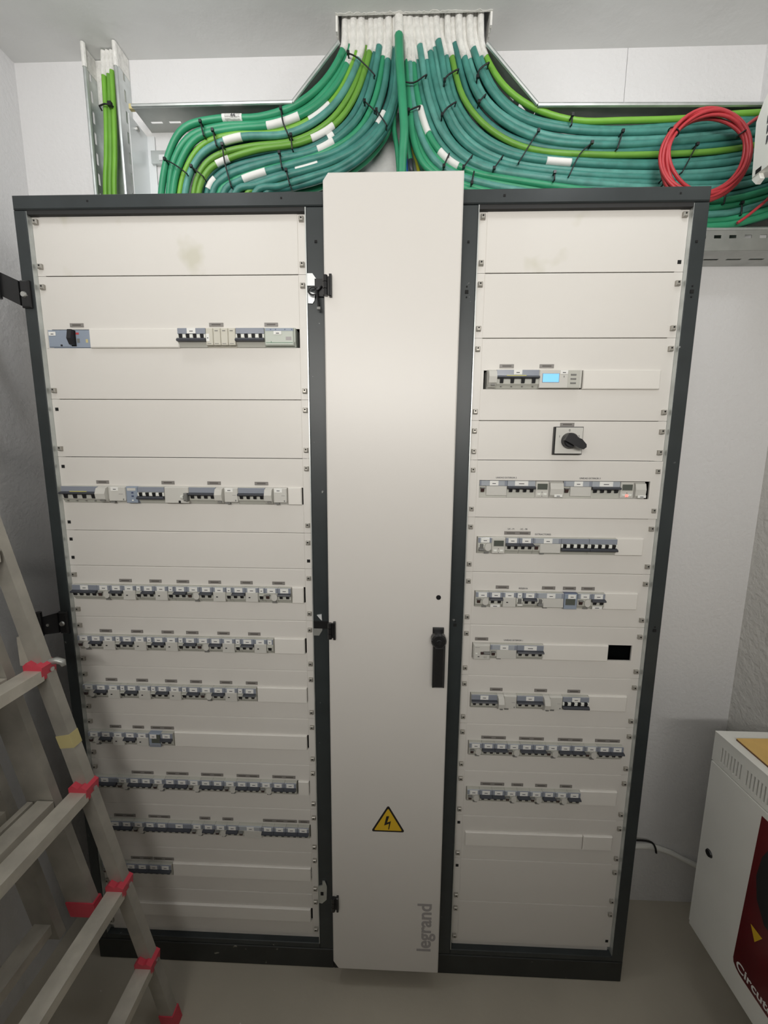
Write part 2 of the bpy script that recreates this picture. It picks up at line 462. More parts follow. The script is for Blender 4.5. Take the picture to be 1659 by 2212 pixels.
ZT, ZTB, ZBB, ZS = 2.232, 2.200, 0.091, 0.073    # frame top, top bar lower edge, bottom bar top, plinth seam
def cabinet_shell(root, x0, x1, inL, inR):
    fr = 'frame'
    part(mb(fr).bevbox(x0, FY, ZS, inL, 0.03, ZTB-.0015, .0015), 'frame_post', root)
    part(mb(fr).bevbox(inR, FY, ZS, x1, 0.03, ZTB-.0015, .0015), 'frame_post', root)
    part(mb(fr).bevbox(x0, FY-.001, ZTB, x1, 0.04, ZT, .0025), 'frame_top_bar', root)
    part(mb(fr).bevbox(inL, FY, ZS, inR, 0.03, ZBB, .0015), 'frame_bottom_bar', root)
    part(mb('frame_shade').box(inL+.0005, FY+.0025, ZTB-.0095, inR-.0005, -.002, ZTB), 'lintel_return', root)  # lip coloured darker than the frame to paint shade below the top bar
    part(mb('plinth').bevbox(x0, FY-.001, 0, x1, YB-.02, ZS-.002, .002), 'plinth', root)
    s = mb('frame')
    s.box(x0, .03, ZS, x0+.002, YB-.005, ZT).box(x1-.002, .03, ZS, x1, YB-.005, ZT)
    s.box(x0, YB-.007, ZS, x1, YB-.005, ZT)
    s.box(x0, .04, ZT-.002, x1, .10, ZT)
    part(s, 'shell', root)

cabinet_shell(left_cab, -0.888, -0.127, -0.858, -0.1700)
cabinet_shell(mid_cab, -0.126, 0.197, -0.098, 0.170)
cabinet_shell(right_cab, 0.198, 0.769, 0.2390, 0.7360)

# galvanised uprights seen between frame and face plates
def upright(root, x0, x1, side):
    m_ = mb('zinc')
    m_.box(x0, .003, ZBB, x1, .03, ZTB)
    m_.use('hole')
    for z in [ZBB + .05 + .075*i for i in range(28)]:
        m_.box((x0+x1)/2-.002, .0022, z, (x0+x1)/2+.002, .0032, z+.006)
    part(m_, 'mounting_upright', root)
upright(left_cab, -0.860, -0.846, 0); upright(left_cab, -0.184, -0.1702, 1)
upright(right_cab, 0.2392, 0.252, 0); upright(right_cab, 0.724, 0.7358, 1)
e = mb('zinc')
for x, inn in ((-0.8585, 1), (0.7362, -1)):
    e.box(x, FY+.003, ZBB, x+.0012*inn, .004, ZTB-.002)
for x, inn in ((-0.1698, -1), (0.2388, 1)):
    e.box(x, FY-.0005, ZBB, x+.002*inn, .004, ZTB-.002)
e1 = mb('zinc').box(-0.8580, FY+.002, ZBB, -0.8568, .004, ZTB-.002); part(e1, 'edge_strip', left_cab)
e1 = mb('zinc').box(-0.1725, FY-.0008, ZBB, -0.1700, .004, ZTB-.002); part(e1, 'edge_strip', left_cab)
e1 = mb('zinc').box(0.7348, FY+.002, ZBB, 0.7360, .004, ZTB-.002); part(e1, 'edge_strip', right_cab)
e1 = mb('zinc').box(0.2390, FY-.0008, ZBB, 0.2412, .004, ZTB-.002); part(e1, 'edge_strip', right_cab)
# pale sills below the lowest plates
part(mb('blank').box(-0.845, .001, ZBB-.004, -0.176, .02, Z0-.002), 'sill', left_cab)
part(mb('blank').box(0.246, .001, ZBB-.004, 0.728, .02, Z0-.002), 'sill', right_cab)

# little holes in the frame
def holes(root, pts):
    for x, z, r in pts:
        part(mb('hole').box(x-r, FY-.0018, z-r, x+r, FY+.0005, z+r), 'frame_hole', root)
holes(left_cab, [(-.147, 2.122, .003), (-.228, 2.2175, .002), (-.70, 2.2165, .002)])
holes(right_cab, [(.218, 2.007, .004), (.218, 2.019, .0015), (.218, 1.995, .0015), (.218, 2.118, .0025), (.298, 2.2165, .0025),
                  (.70, 2.2165, .002), (.750, 2.005, .004), (.750, 2.017, .0015), (.750, 1.993, .0015), (.748, 2.114, .0025),
                  (.218, 1.158, .004), (.218, 1.168, .0015), (.752, 1.154, .004), (.752, 1.164, .0015)])

# ---- face plates
def face_panel(root, x0, x1, z0, z1, cut=None, key='panel', dy=0.0):
    g, fl = .0007, .021
    yf, yb = -.0015+dy, .0035+dy
    m_ = mb(key)
    a, b = x0+fl, x1-fl
    def crown(zs):      # plate body with the rounded upper edge
        m_.prism([(yf, zs), (yf, z1-g-.0022), (yf+.0006, z1-g-.0008), (yf+.0022, z1-g), (yb, z1-g), (yb, zs)], 'x', a, b)
    # side flanges, full height
    m_.box(x0, yf+.0012, z0+.0004, a, yb, z1-.0004)
    m_.box(b, yf+.0012, z0+.0004, x1, yb, z1-.0004)
    if cut:
        cx0, cx1, cz0, cz1 = cut
        m_.box(a, yf, z0+g, b, yb, cz0); crown(cz1)
        if cx0 > a: m_.box(a, yf, cz0, cx0, yb, cz1)
        else: m_.box(x0+.004, yf, cz0, cx0, yf+.001, cz1)
        if cx1 < b: m_.box(cx1, yf, cz0, b, yb, cz1)
    else:
        crown(z0+g)
    # folded edges going inwards
    m_.box(a, yb, z0+g, b, yb+.010, z0+g+.001).box(a, yb, z1-g-.001, b, yb+.004, z1-g)
    return part(m_, 'face_panel', root)

fast = {}
def fastener(panel, x, z, root):
    """quarter-turn fastener: square grey body with a round recess"""
    if 'me' not in fast:
        m_ = mb('screw_grey')
        m_.bevbox(-.0055, -.0072, -.0062, .0055, 0, .0055, .0018)
        m_.use('hole').tube([(0, -.0076, .001), (0, -.0070, .001)], .0021, 8)
        fast['me'] = m_.mesh('fastener')
        h = mb('hole').box(-.0042, -.0006, -.0042, .0042, .0004, .0042)
        fast['hole'] = h.mesh('empty_hole')
    return lambda kind: link('fastener' if kind else 'empty_hole', fast['me' if kind else 'hole'], panel,
                             Vector((x, -.0005, z)))

def blank_cover(panel, x0, x1, zc, p=.0075):
    m_ = mb('blank').bevbox(x0+.0006, -p, zc-.0232, x1-.0006, .002, zc+.0232, .0020)
    m_.build('blank_cover', None, panel)

def name_plates(panel, spans, zc):
    for a, b in spans:
        m_ = mb('tag').box(a, -.0032, zc+.0285, b, -.0012, zc+.0375)
        m_.use('tag_ink')
        n = max(1, round((b-a)/.034))
        wd = (b-a)/n
        for i in range(n):
            m_.box(a+wd*(i+.18), -.0036, zc+.0318, a+wd*(i+.82), -.0030, zc+.0344)
        m_.build('name_plate', None, panel)

EL0, EL1, ER0, ER1 = -0.8565, -0.1735, 0.2425, 0.7345
panelsL, panelsR = [], []
no_screw_L = {2: 'a', 3: 'ab', 4: 'abd'}
dev_rows_L = {1, 3, 5, 6, 7, 8, 9, 10, 11}
dev_rows_R = {2, 4, 5, 6, 7, 8, 9, 10}
cut_end_R = {}
for i, (z0, z1) in enumerate(ZL):
    zc = (z0+z1)/2
    cut = (XL0-.001, XL0+36*MOD+.001, zc-.0228, zc+.0228) if i in dev_rows_L else None
    if i == 12: cut = (XL0-.001, XL0+36*MOD+.001, zc-.0228, zc+.0228)
    p_ = face_panel(left_cab, EL0, EL1, z0, z1, cut, 'panel_stained' if i == 0 else 'panel')
    panelsL.append(p_)
    miss = no_screw_L.get(i, '')
    for k, (x, z) in {'a': (EL0+.011, z1-.026), 'b': (EL0+.011, z0+.022), 'c': (EL1-.0105, z1-.026), 'd': (EL1-.0105, z0+.022)}.items():
        fastener(p_, x, z, left_cab)(k not in miss)
no_screw_R = {0: 'd', 3: '', 11: 'a', 12: 'a', 13: 'd'}
for i, (z0, z1) in enumerate(ZR):
    zc = (z0+z1)/2
    cut = (XR0-.001, XR0+24*MOD+.001, zc-.0228, zc+.0228) if i in dev_rows_R else None
    p_ = face_panel(right_cab, ER0, ER1, z0, z1, cut, 'panel_stained' if i == 0 else 'panel', -.0035 if i == 4 else 0.0)
    panelsR.append(p_)
    miss = no_screw_R.get(i, '')
    for k, (x, z) in {'a': (ER0+.010, z1-.026), 'b': (ER0+.010, z0+.022), 'c': (ER1-.011, z1-.026), 'd': (ER1-.011, z0+.022)}.items():
        fastener(p_, x, z, right_cab)(k not in miss)
def zmid(rows, i): return (rows[i][0]+rows[i][1])/2
for i, sp in TAGS_LEFT.items():
    name_plates(panelsL[i], sp, zmid(ZL, i))
for i, sp in TAGS_RIGHT.items():
    if i == 3:
        name_plates(panelsR[i], sp, ZR[3][1]-.0425)
    else:
        name_plates(panelsR[i], sp, zmid(ZR, i))
def panel_text(panel, s, x, z, size, key='ink'):
    o = link('printed_lettering', text_mesh(s, size, key), panel, Vector((x, -.0055 if panel is panelsR[4] else -.0021, z)))
    o.rotation_euler = (math.pi/2, 0, 0)
panel_text(panelsR[4], 'UNIDAD EXTERIOR 2', 0.339, zmid(ZR, 4)+.0295, .0056)
panel_text(panelsR[4], 'UNIDAD EXTERIOR 3', 0.553, zmid(ZR, 4)+.0295, .0056)
panel_text(panelsR[5], 'UC - P1', 0.360, zmid(ZR, 5)+.0435, .0056)
panel_text(panelsR[5], 'UC - P0', 0.393, zmid(ZR, 5)+.0435, .0056)
panel_text(panelsR[5], 'EXTRACTORES', 0.444, zmid(ZR, 5)+.0300, .0062)
panel_text(panelsR[6], 'RESERVA', 0.401, zmid(ZR, 6)+.0300, .0062)
panel_text(panelsR[7], 'UNIDAD EXTERIOR 1', 0.383, zmid(ZR, 7)+.0305, .0056)

# ---- door of the narrow cabinet
DX0, DX1, DZ0, DZ1, DY = -0.1205, 0.1965, 0.069, 2.243, -0.060
door = mb('door')
cx, cz = .015, .024
poly = [(DX0, DZ0+cz), (DX0+cx, DZ0), (DX1, DZ0), (DX1, DZ1), (DX0+cx-.003, DZ1), (DX0, DZ1-cz+.008)]
inner = [(DX0+.003, DZ0+cz+.001), (DX0+cx+.002, DZ0+.003), (DX1-.003, DZ0+.003), (DX1-.003, DZ1-.003), (DX0+cx, DZ1-.003), (DX0+.003, DZ1-cz+.007)]
n = len(poly)
vs = [(x, -.034, z) for x, z in poly] + [(x, DY+.003, z) for x, z in poly] + [(x, DY, z) for x, z in inner]
fs = [tuple(range(n))] + [tuple(2*n+i for i in reversed(range(n)))]
for k in range(2):
    for i in range(n):
        j = (i+1) % n
        fs.append((k*n+j, k*n+i, (k+1)*n+i, (k+1)*n+j))
door.add(vs, [tuple(reversed(q)) for q in fs])
door_o = part(door, 'door', mid_cab)
dv = Vector((0, 0, 0))
def on_door(m_, name, smooth=False, label=None):
    o = m_.build(name, None, door_o, smooth=smooth)
    if label: o['label'] = label
    return o
h = mb('black_worn')                                        # swivel handle
h.bevbox(.1535, DY-.026, 1.012, .1850, DY-.006, 1.130, .006)
h.tube([(.1675, DY-.006, 1.143), (.1675, DY-.024, 1.143), (.1675, DY-.028, 1.143)], [.0195, .0195, .016], 24)
h.box(.160, DY-.012, 1.02, .178, DY, 1.12)
on_door(h, 'handle', label='black swivel handle with worn paint')
on_door(mb('black').tube([(.1675, DY-.0285, 1.141), (.1675, DY-.031, 1.141)], [.0085, .007], 16).use('hole').tube([(.1675, DY-.0312, 1.141), (.1675, DY-.0316, 1.141)], .003, 10), 'lock_cylinder')
on_door(mb('black').bevbox(.153, DY-.008, 1.150, .182, DY+.001, 1.171, .003), 'handle_base')
on_door(mb('black').tube([(.166, DY-.0015, 1.252), (.166, DY+.001, 1.252)], [.006, .0068], 16), 'hole_plug')
# yellow warning triangle
tri = lambda s, dz=0: [(.0415-.0475*s, .5535+(1-s)*.028+dz), (.0415+.0475*s, .5535+(1-s)*.028+dz), (.0415, .5535+.0845*s+(1-s)*.028+dz)]
t1 = mb('warn_k')
def round_tri(s, r):
    pts = tri(s); out = []
    cxm = sum(p[0] for p in pts)/3; czm = sum(p[1] for p in pts)/3
    for i, (px, pz) in enumerate(pts):
        base = math.atan2(pz-czm, px-cxm)
        d = 1 - 1.8*r/math.hypot(px-cxm, pz-czm)
        ox, oz = cxm+(px-cxm)*d, czm+(pz-czm)*d
        for a in range(-3, 4):
            th = base + a*math.pi/9.2
            out.append((ox+r*math.cos(th), oz+r*math.sin(th)))
    return out
t1.prism(round_tri(1.0, .004), 'y', DY-.0008, DY+.0002)
t1.use('warn_y').prism(round_tri(.83, .002), 'y', DY-.0013, DY-.0007)
t1.use('warn_k')
bx, bz = .0415, .580
t1.prism([(bx-.005, bz+.024), (bx+.003, bz+.025), (bx-.003, bz+.004), (bx+.008, bz+.009), (bx+.003, bz-.018), (bx+.0005, bz-.0175),
          (bx+.003, bz+.001), (bx-.011, bz-.0055)], 'y', DY-.0018, DY-.0012)
on_door(t1, 'warning_sign', label='yellow triangle with black lightning bolt')
lg = link('lettering', text_mesh('legrand', .058, 'logo', bold=.0012), door_o, Vector((.1535, DY-.0004, .232)))
lg.rotation_euler = Euler((math.pi/2, -math.pi/2, 0)); lg['label'] = 'grey raised lettering running up the door'
# hinges of that door
for zc in (2.003, 1.157, .308):
    hb = mb('black')
    hb.bevbox(-.1075, DY-.010, zc-.0245, -.1015, DY+.001, zc+.0245, .002)
    hb.box(-.122, -.055, zc-.022, -.1185, FY, zc+.022)
    o = on_door(hb, 'hinge_leaf')
    hk = mb('black')
    for k in (-1, 0, 1):
        hk.tube([(-.1165, DY-.006, zc+.015*k-.0068), (-.1165, DY-.006, zc+.015*k+.0068)], .0055, 10)
    hk.box(-.1165, DY-.005, zc-.02, -.105, DY, zc+.02)
    on_door(hk, 'hinge_barrel')
# catch plates on the left cabinet's right post
for k, zc in enumerate((2.016, 1.150, .281)):
    lp = mb('zinc_bright' if k == 0 else ('zinc_dull' if k == 1 else 'zinc'))
    if k == 0:
        lp.prism([(-.169, zc+.034), (-.156, zc+.034), (-.143, zc+.016), (-.146, zc+.006), (-.169, zc+.006)], 'y', FY-.004, FY-.0012)
        lp.prism([(-.168, zc-.034), (-.157, zc-.035), (-.152, zc-.028), (-.150, zc-.012), (-.168, zc-.006)], 'y', FY-.004, FY-.0012)
        lp.use('black').box(-.150, FY-.008, zc-.020, -.1235, FY-.0012, zc+.020)
    elif k == 1:
        lp.prism([(-.1695, zc-.03), (-.155, zc-.03), (-.146, zc-.015), (-.146, zc+.010), (-.1695, zc+.010)], 'y', FY-.003, FY-.0012)
        lp.use('zinc_bright').prism([(-.160, zc+.030), (-.147, zc+.032), (-.146, zc+.014), (-.152, zc+.020)], 'y', FY-.005, FY-.0012)
        lp.use('black').box(-.169, FY-.006, zc-.008, -.1235, FY-.0012, zc+.012)
    else:
        lp.prism([(-.169, zc-.034), (-.160, zc-.036), (-.146, zc-.022), (-.144, zc+.026), (-.150, zc+.044), (-.158, zc+.044), (-.158, zc+.030), (-.169, zc+.026)], 'y', FY-.004, FY-.0012)
        lp.use('hole').box(-.164, FY-.0046, zc-.006, -.155, FY-.0036, zc+.006)
    part(lp, 'catch_plate', left_cab)
# hinges left behind on the left post, their door is gone
for zc, down in ((2.008, False), (1.145, True)):
    hb = mb('black')
    d = .004 if not down else -.010
    hb.bevbox(-.888, FY-.008, zc-.034, -.864, FY-.001, zc+.030, .003)
    hb.prism([(-.888, zc+.028), (-.888, zc-.030), (-.942, zc-.030+(.026 if not down else -.008)), (-.942, zc+.052 if not down else zc+.012)], 'y', FY-.010, FY-.004)
    hb.tube([(-.940, FY-.012, zc-.040+(.026 if not down else 0)), (-.940, FY-.012, zc+.030+(.026 if not down else 0))], .0085, 10)
    hb.use('steel').tube([(-.878, FY-.008, zc-.004), (-.878, FY-.0115, zc-.004)], [.0075, .006], 12)
    if down:
        hb.tube([(-.918, FY-.010, zc-.008), (-.918, FY-.012, zc-.008)], .004, 10)
    part(hb, 'hinge', left_cab)

# cabinet key hanging in the upper catch
key = thing('cabinet_key', 'black cabinet key hanging from the upper catch left of the white door', 'key', (-.147, FY-.014, 2.003))
k1 = mb('black')
ring = [(-.006+.011*math.cos(a*math.pi/10), 0, .003+.009*math.sin(a*math.pi/10)) for a in range(20)]
k1.tube(ring, .0022, 8, closed=True)
k1.build('bow', None, key, smooth=True)
mb('black').tube([(.003, -.002, .004), (.006, -.003, -.018), (.0085, -.003, -.036)], .003, 8).use('greyplug').box(.004, -.006, -.041, .012, 0, -.035).build('shaft', None, key)
mb('black').tube([(.003, 0, .004), (.010, .001, .010), (.0145, .003, .015)], .0028, 8).build('second_shaft', None, key)
# ------------------------------------------------------------------ modular devices in the apertures
MESH = {}
def cached(k, fn):
    if k not in MESH:
        MESH[k] = fn()
    return MESH[k]
PR = .0125                                    # how far the devices stand out of the face plate
def casing_mesh(w, key, flush=False):
    def fn():
        p = -.001 if flush else PR
        return mb(key).prism([(.03, -AP/2), (-p*.35, -AP/2), (-p*.62, -AP/2+.006), (-p, -AP/2+.011), (-p, AP/2-.003), (-p+.002, AP/2), (.03, AP/2)], 'x', .0003, w-.0003).mesh('casing')
    return cached(('casing', round(w, 4), key, flush), fn)
def sub(root, name, k, fn, loc):
    return link(name, cached(k, fn), root, loc)

class Dev:
    def __init__(self, root, w, flush):
        self.r, self.w, self.p = root, w, (.001 if flush else PR)
    def box(self, name, key, x0, z0, x1, z1, d0, d1, bev=0):
        """front box: z measured from aperture foot, d = height over the casing front; mesh shared by size"""
        sx, sz = round(x1-x0, 5), round(z1-z0, 5)
        def fn():
            m_ = mb(key)
            if bev: m_.bevbox(0, -d1, 0, sx, -d0, sz, bev)
            else: m_.box(0, -d1, 0, sx, -d0, sz)
            return m_.mesh(name)
        return sub(self.r, name, ('b', name, key, sx, sz, round(d0, 5), round(d1, 5), bev), fn, Vector((x0, -self.p, z0-AP/2)))
    def label(self, xc, wd=.0222, z0=.0312, z1=.0438, d=.0024, plain=False):
        def fn():
            m_ = mb('paper').box(-wd/2, -d-.0005, z0, wd/2, -d, z1)
            if not plain:
                m_.use('ink')
                zc = (z0+z1)/2 - .001
                m_.box(-wd*.2, -d-.0007, zc-.0010, wd*.2, -d-.0004, zc+.0010)
            return m_.mesh('label')
        return sub(self.r, 'label', ('label', wd, z0, z1, d, plain), fn, Vector((xc, -self.p, -AP/2)))
    def holder(self, x0, x1, key='holder', z0=.0300, z1=.0442):
        return self.box('label_window', key, x0, z0, x1, z1, -.001, .0022, .0006)
    def on_handle(self, x0, x1):
        w = round(x1-x0, 5)
        def fn():
            return mb('bar').prism([(-.001, .0305), (-.009, .0285), (-.0105, .0255), (-.0085, .0235), (0, .0232)], 'x', 0.0004, w-.0004).mesh('handle')
        return sub(self.r, 'handle', ('handle', w), fn, Vector((x0, -self.p, -AP/2)))
    def lever(self, x, key='lever', z0=.0150, z1=.0240, wd=.0078):
        def fn():
            return mb(key).prism([(.001, z0), (-.0035, z0), (-.0062, z1), (.001, z1)], 'x', -wd/2, wd/2).mesh('lever')
        return sub(self.r, 'lever', ('lever', key, z0, z1, wd), fn, Vector((x, -self.p, -AP/2)))

def mcb_on(d, n, lab=True, wide=1.0, labw=.0205, holder='holder'):
    w = d.w
    d.holder(.0004, w-.0004, holder)
    d.on_handle(0, w)
    for i in range(n):
        d.lever(w*(i+.5)/n)
    if lab: d.label(w/2, labw)
def mcb_off(d, n, lab=True, holder='holder', x0=0.0, w=None):
    w = w or d.w
    d.holder(x0+.0004, x0+w-.0004, holder, .0305, .0442)
    for i in range(n):
        d.lever(x0+w*(i+.5)/n, 'lever', .0195, .0295)
    for i in range(n+1):
        a = x0+w*i/n
        lo, hi = max(a-.0048, x0+.0004), min(a+.0048, x0+w-.0004)
        d.box('toggle', 'toggle', lo, .0200, hi, .0292, -.001, .0042, .0012)
    def fn():
        return mb('bar').prism([(0, .0195), (-.0072, .0190), (-.0105, .0150), (-.0095, .0118), (0, .0112)], 'x', .0004, round(w, 5)-.0004).mesh('handle')
    sub(d.r, 'handle', ('handle_off', round(w, 5)), fn, Vector((x0, -d.p, -AP/2)))
    if lab: d.label(x0+w/2)
def rccb(d, lab=True, off=False):
    w = d.w
    d.holder(.0004, w-.0004, 'holder_l', .0305, .0442)
    d.box('end_strip', 'holder', .0006, .0310, .0050, .0438, .0022, .0026)
    d.box('end_strip', 'holder', w-.0070, .0310, w-.0006, .0438, .0022, .0026)
    if lab: d.label(w*.52)
    if off:
        d.lever(.0092, 'greyplug', .0150, .0270, .0100)
        d.box('toggle', 'toggle', .0016, .0185, .0046, .0275, -.001, .005, .001)
        d.box('toggle', 'toggle', .0138, .0185, .0168, .0275, -.001, .005, .001)
        d.box('handle', 'greyplug', .0022, .0095, .0162, .0150, -.001, .009, .002)
    else:
        d.box('lever_top', 'greyplug', .0028, .0235, .0148, .0262, -.001, .0070, .0008)
        d.lever(.0082, 'lever_r', .0145, .0240, .0085)
    def fn():
        cx, cz, pts = w*.5+.0085, .0190, []
        for k in range(12):
            th = 2*math.pi*k/12
            pts.append((cx+.0085*math.cos(th), cz+.0105*math.sin(th)))
        return mb('casing2').prism(pts, 'y', .001, -.0036).mesh('cover')
    if w < .05:
        sub(d.r, 'test_cover', ('rcover', round(w, 4)), fn, Vector((0, -d.p, -AP/2)))
    else:
        d.box('front_cover', 'casing2', .0180, .0050, w-.0008, .0300, -.001, .0020, .0008)
    d.box('seal_plug', 'greyplug', w*.5+.0005 if w < .05 else .0200, .0004, w*.5+.0125 if w < .05 else .0310, .0052, -.009, -.0030, 0)
def vigi(d):
    w = d.w
    d.holder(.0004, w-.0004, 'holder_l', .0320, .0442)
    d.box('end_strip', 'holder', .0006, .0325, .0050, .0438, .0022, .0026)
    d.box('end_strip', 'holder', w-.0070, .0325, w-.0006, .0438, .0022, .0026)
    d.label(w*.5)
    d.box('front_cover', 'casing2', .0008, .0040, w-.0008, .0315, -.001, .0030, .0012)
    d.box('test_button', 'lever', w*.27, .0165, w*.27+.0046, .0190, .003, .0040)
def aux(d, off=False):
    w = d.w
    d.holder(.0004, w-.0004, 'holder')
    d.label(w/2, .0108)
    if off:
        d.lever(w/2, 'greyplug', .0150, .0270, .0085)
        d.box('toggle', 'toggle', w/2-.0078, .0185, w/2-.0050, .0275, -.001, .005, .001)
        d.box('toggle', 'toggle', w/2+.0050, .0185, w/2+.0078, .0275, -.001, .005, .001)
        d.box('handle', 'casing2', w/2-.0072, .0085, w/2+.0072, .0140, -.001, .009, .002)
    else:
        d.box('lever_top', 'casing', .0020, .0225, w-.0020, .0255, -.001, .0060, .0008)
        d.lever(w/2, 'lever', .0135, .0228, .0085)
        d.box('test_button', 'greyplug', w/2+.001, .0085, w/2+.003, .0115, 0, .0006)

def device(kind, x, zc, label, group, n=2, wm=None, **kw):
    flush = kw.get('flush', False)
    names = {'B': ('circuit_breaker', 'breaker', 'casing'), 'O': ('circuit_breaker', 'breaker', 'casing'), 'D': ('residual_current_breaker', 'breaker', 'casing'),
             'DO': ('residual_current_breaker', 'breaker', 'casing'), 'V': ('earth_leakage_module', 'electrical module', 'casing'), 'A': ('auxiliary_contact', 'electrical module', 'casing'),
             'AO': ('auxiliary_contact', 'electrical module', 'casing'), 'M': ('moulded_case_breaker', 'breaker', 'bluepl'), 'SPD': ('surge_arrester', 'surge arrester', 'beige'),
             'REL': ('surge_arrester', 'surge arrester', 'greeng'), 'C': ('toroid_cover', 'electrical module', 'casing2'), 'MET': ('power_meter', 'meter', 'casing2'),
             'T': ('time_switch', 'timer', 'casing2'), 'X': ('control_relay', 'relay', 'casing2'), 'K': ('clock_timer', 'timer', 'navy'), 'MP': ('motor_breaker', 'breaker', 'casing2'),
             'BLU': ('indicator_module', 'electrical module', 'bluepl'), 'SW': ('load_switch', 'switch', 'casing2'), 'BIG': ('circuit_breaker', 'breaker', 'casing'),
             'RC': ('residual_current_breaker', 'breaker', 'casing2'), 'TS': ('contactor', 'contactor', 'bluepl')}
    nm, cat, ck = names[kind]
    wm = wm if wm is not None else n
    w = wm*MOD
    r = thing(nm, label, cat, (x, 0, zc), group)
    link('casing', casing_mesh(w, ck, flush), r)
    d = Dev(r, w, flush)
    if kind == 'B':
        mcb_on(d, n, kw.get('lab', True), labw=kw.get('labw', .0222), holder=kw.get('holder', 'holder'))
        if kw.get('foot'):
            d.label(w/2-.001, .026, .0025, .0105, .0006)
    elif kind == 'O': mcb_off(d, n, kw.get('lab', True))
    elif kind == 'D': rccb(d)
    elif kind == 'DO': rccb(d, off=True)
    elif kind == 'V': vigi(d)
    elif kind == 'A': aux(d)
    elif kind == 'AO': aux(d, True)
    elif kind == 'BIG':
        d.holder(.0004, w-.0004)
        d.on_handle(-.002, w)
        for i in range(n): d.lever(w*(i+.5)/n, 'lever', .0125, .0235, .0080)
        d.box('marking_strip', 'yellow', w*.24, .0290, w*.70, .0312, .002, .0030)
        for i in range(n): d.box('terminal_mark', 'greyplug', w*(i+.5)/n-.0015, .0045, w*(i+.5)/n+.0015, .0058, -.006, .0004)
        if kw.get('lab'): d.label(w*.5, .0205, .0330, .0440)
    elif kind == 'M':
        d.box('face_plate', 'bluepl', .001, .001, w-.001, .044, -.001, .0012, .0008)
        d.box('raised_cover', 'bluepl', .003, .003, w*.53, .040, .001, .0022, .001)
        d.label(w*.12, .018, .0300, .0395, .0026)
        d.box('handle_slot', 'hole', w*.545, .004, w*.66, .0425, .001, .0016)
        def fn(): return mb('lever').prism([(0, .0065), (0, .043), (-.012, .043), (-.017, .020), (-.010, .0065)], 'x', -.0055, .0055).mesh('handle')
        sub(r, 'handle', ('mhandle',), fn, Vector((w*.595, -d.p, -AP/2)))
        d.box('red_mark', 'redink', w*.665, .0330, w*.735, .0375, .001, .0018)
        d.box('window', 'greyplug', w*.68, .0130, w*.74, .0230, .001, .0018)
        d.box('button', 'lever', w*.30, .004, w*.335, .008, .002, .004)
        d.box('button', 'toggle', w*.42, .004, w*.445, .008, .001, .0018)
        d.box('yellow_label', 'ypap', w*.885, .0130, w*.935, .0215, .001, .0016)
    elif kind == 'SPD':
        for i in range(4):
            d.box('cartridge', 'beige', w*i/4+.0006, .0030, w*(i+1)/4-.0006, .0435, -.001, .0030, .0012)
            d.box('slot_mark', 'greyplug', w*i/4+.0040, .0062, w*i/4+.0140, .0074, .003, .0034)
            if i: d.box('grip', 'greyplug', w*i/4+.0050, .0365, w*i/4+.0125, .0380, .003, .0042)
        d.label(.0055, .0085, .0120, .0300, .0032)
    elif kind == 'REL':
        d.box('front_cover', 'greeng', .001, .002, w-.003, .0435, -.001, .0040, .0025)
        d.box('top_band', 'bluepl', .0035, .0360, w-.0040, .0425, .004, .0046)
        for q in (.2, .36, .66, .88): d.box('terminal', 'navy', w*q, .0385, w*q+.003, .0405, .0046, .0050)
        d.label(w*.44, .0195, .0275, .0355, .0046)
        d.box('green_line', 'green', w*.06, .0080, w*.92, .0090, .004, .0045)
        d.box('green_line', 'green', w*.22, .0090, w*.235, .0120, .004, .0045)
        d.box('print', 'logo', w*.70, .0145, w*.88, .0225, .004, .0043)
    elif kind == 'C':
        def fn(): return mb('casing2').prism([(.001, .002), (-.002, .004), (-.013, .012), (-.016, .026), (-.010, .040), (-.002, .0435), (.001, .044)], 'x', .0012, w-.0012).mesh('curved_cover')
        sub(r, 'curved_cover', ('ccover', round(w, 4)), fn, Vector((0, -d.p, -AP/2)))
        d.box('seal_plug', 'greyplug', w*.35, .0060, w*.8, .0085, .0, .0100)
    elif kind == 'RC':
        d.box('front_cover', 'casing2', .001, .006, w-.001, .043, -.001, .0024, .001)
        if kw.get('lab', True): d.label(w*.38, .0205, .0330, .0435, .0026)
        d.box('seal_plug', 'greyplug', .004, .0006, .015, .0052, -.009, .0002)
        d.box('test_button', 'greyplug', w-.008, .0085, w-.005, .0125, .0022, .0030)
        d.box('print', 'logo', w*.60, .0240, w*.85, .0252, .0022, .0028)
    elif kind == 'BLU':
        d.box('front_cover', 'bluepl', .001, .001, w-.001, .0435, -.001, .0020, .001)
        d.box('label', 'casing2', w*.15, .034, w*.85, .041, .002, .0026)
        for z in (.0265, .0175): d.box('button', 'navy', w*.48, z, w*.66, z+.004, .002, .0034, .0008)
        d.box('lamp', 'toggle', w*.5, .0065, w*.64, .0100, .002, .0030)
    elif kind == 'SW':
        d.box('front_cover', 'casing2', .001, .002, w-.001, .0438, -.001, .0026, .001)
        d.box('knob', 'toggle', w*.70, .014, w*.80, .0225, .002, .012, .003)
        d.box('toggle', 'greyplug', w*.86, .0085, w*1.0, .030, .0, .016, .003)
        d.box('seal_plug', 'lever', w*.58, .002, w*.66, .009, .0, .0040)
    elif kind == 'MET':
        d.box('front_cover', 'casing2', .001, .001, w-.001, .044, -.001, .0020, .001)
        d.box('screen_frame', 'greyplug', w*.075, .0140, w*.47, .0355, .0018, .0026)
        d.box('screen', 'lcd', w*.085, .0148, w*.46, .0347, .0024, .0030)
        d.label(w*.575, .019, .0340, .0430, .0026)
        d.box('side_panel', 'casing', w*.67, .0030, w*.95, .0425, .0020, .0028)
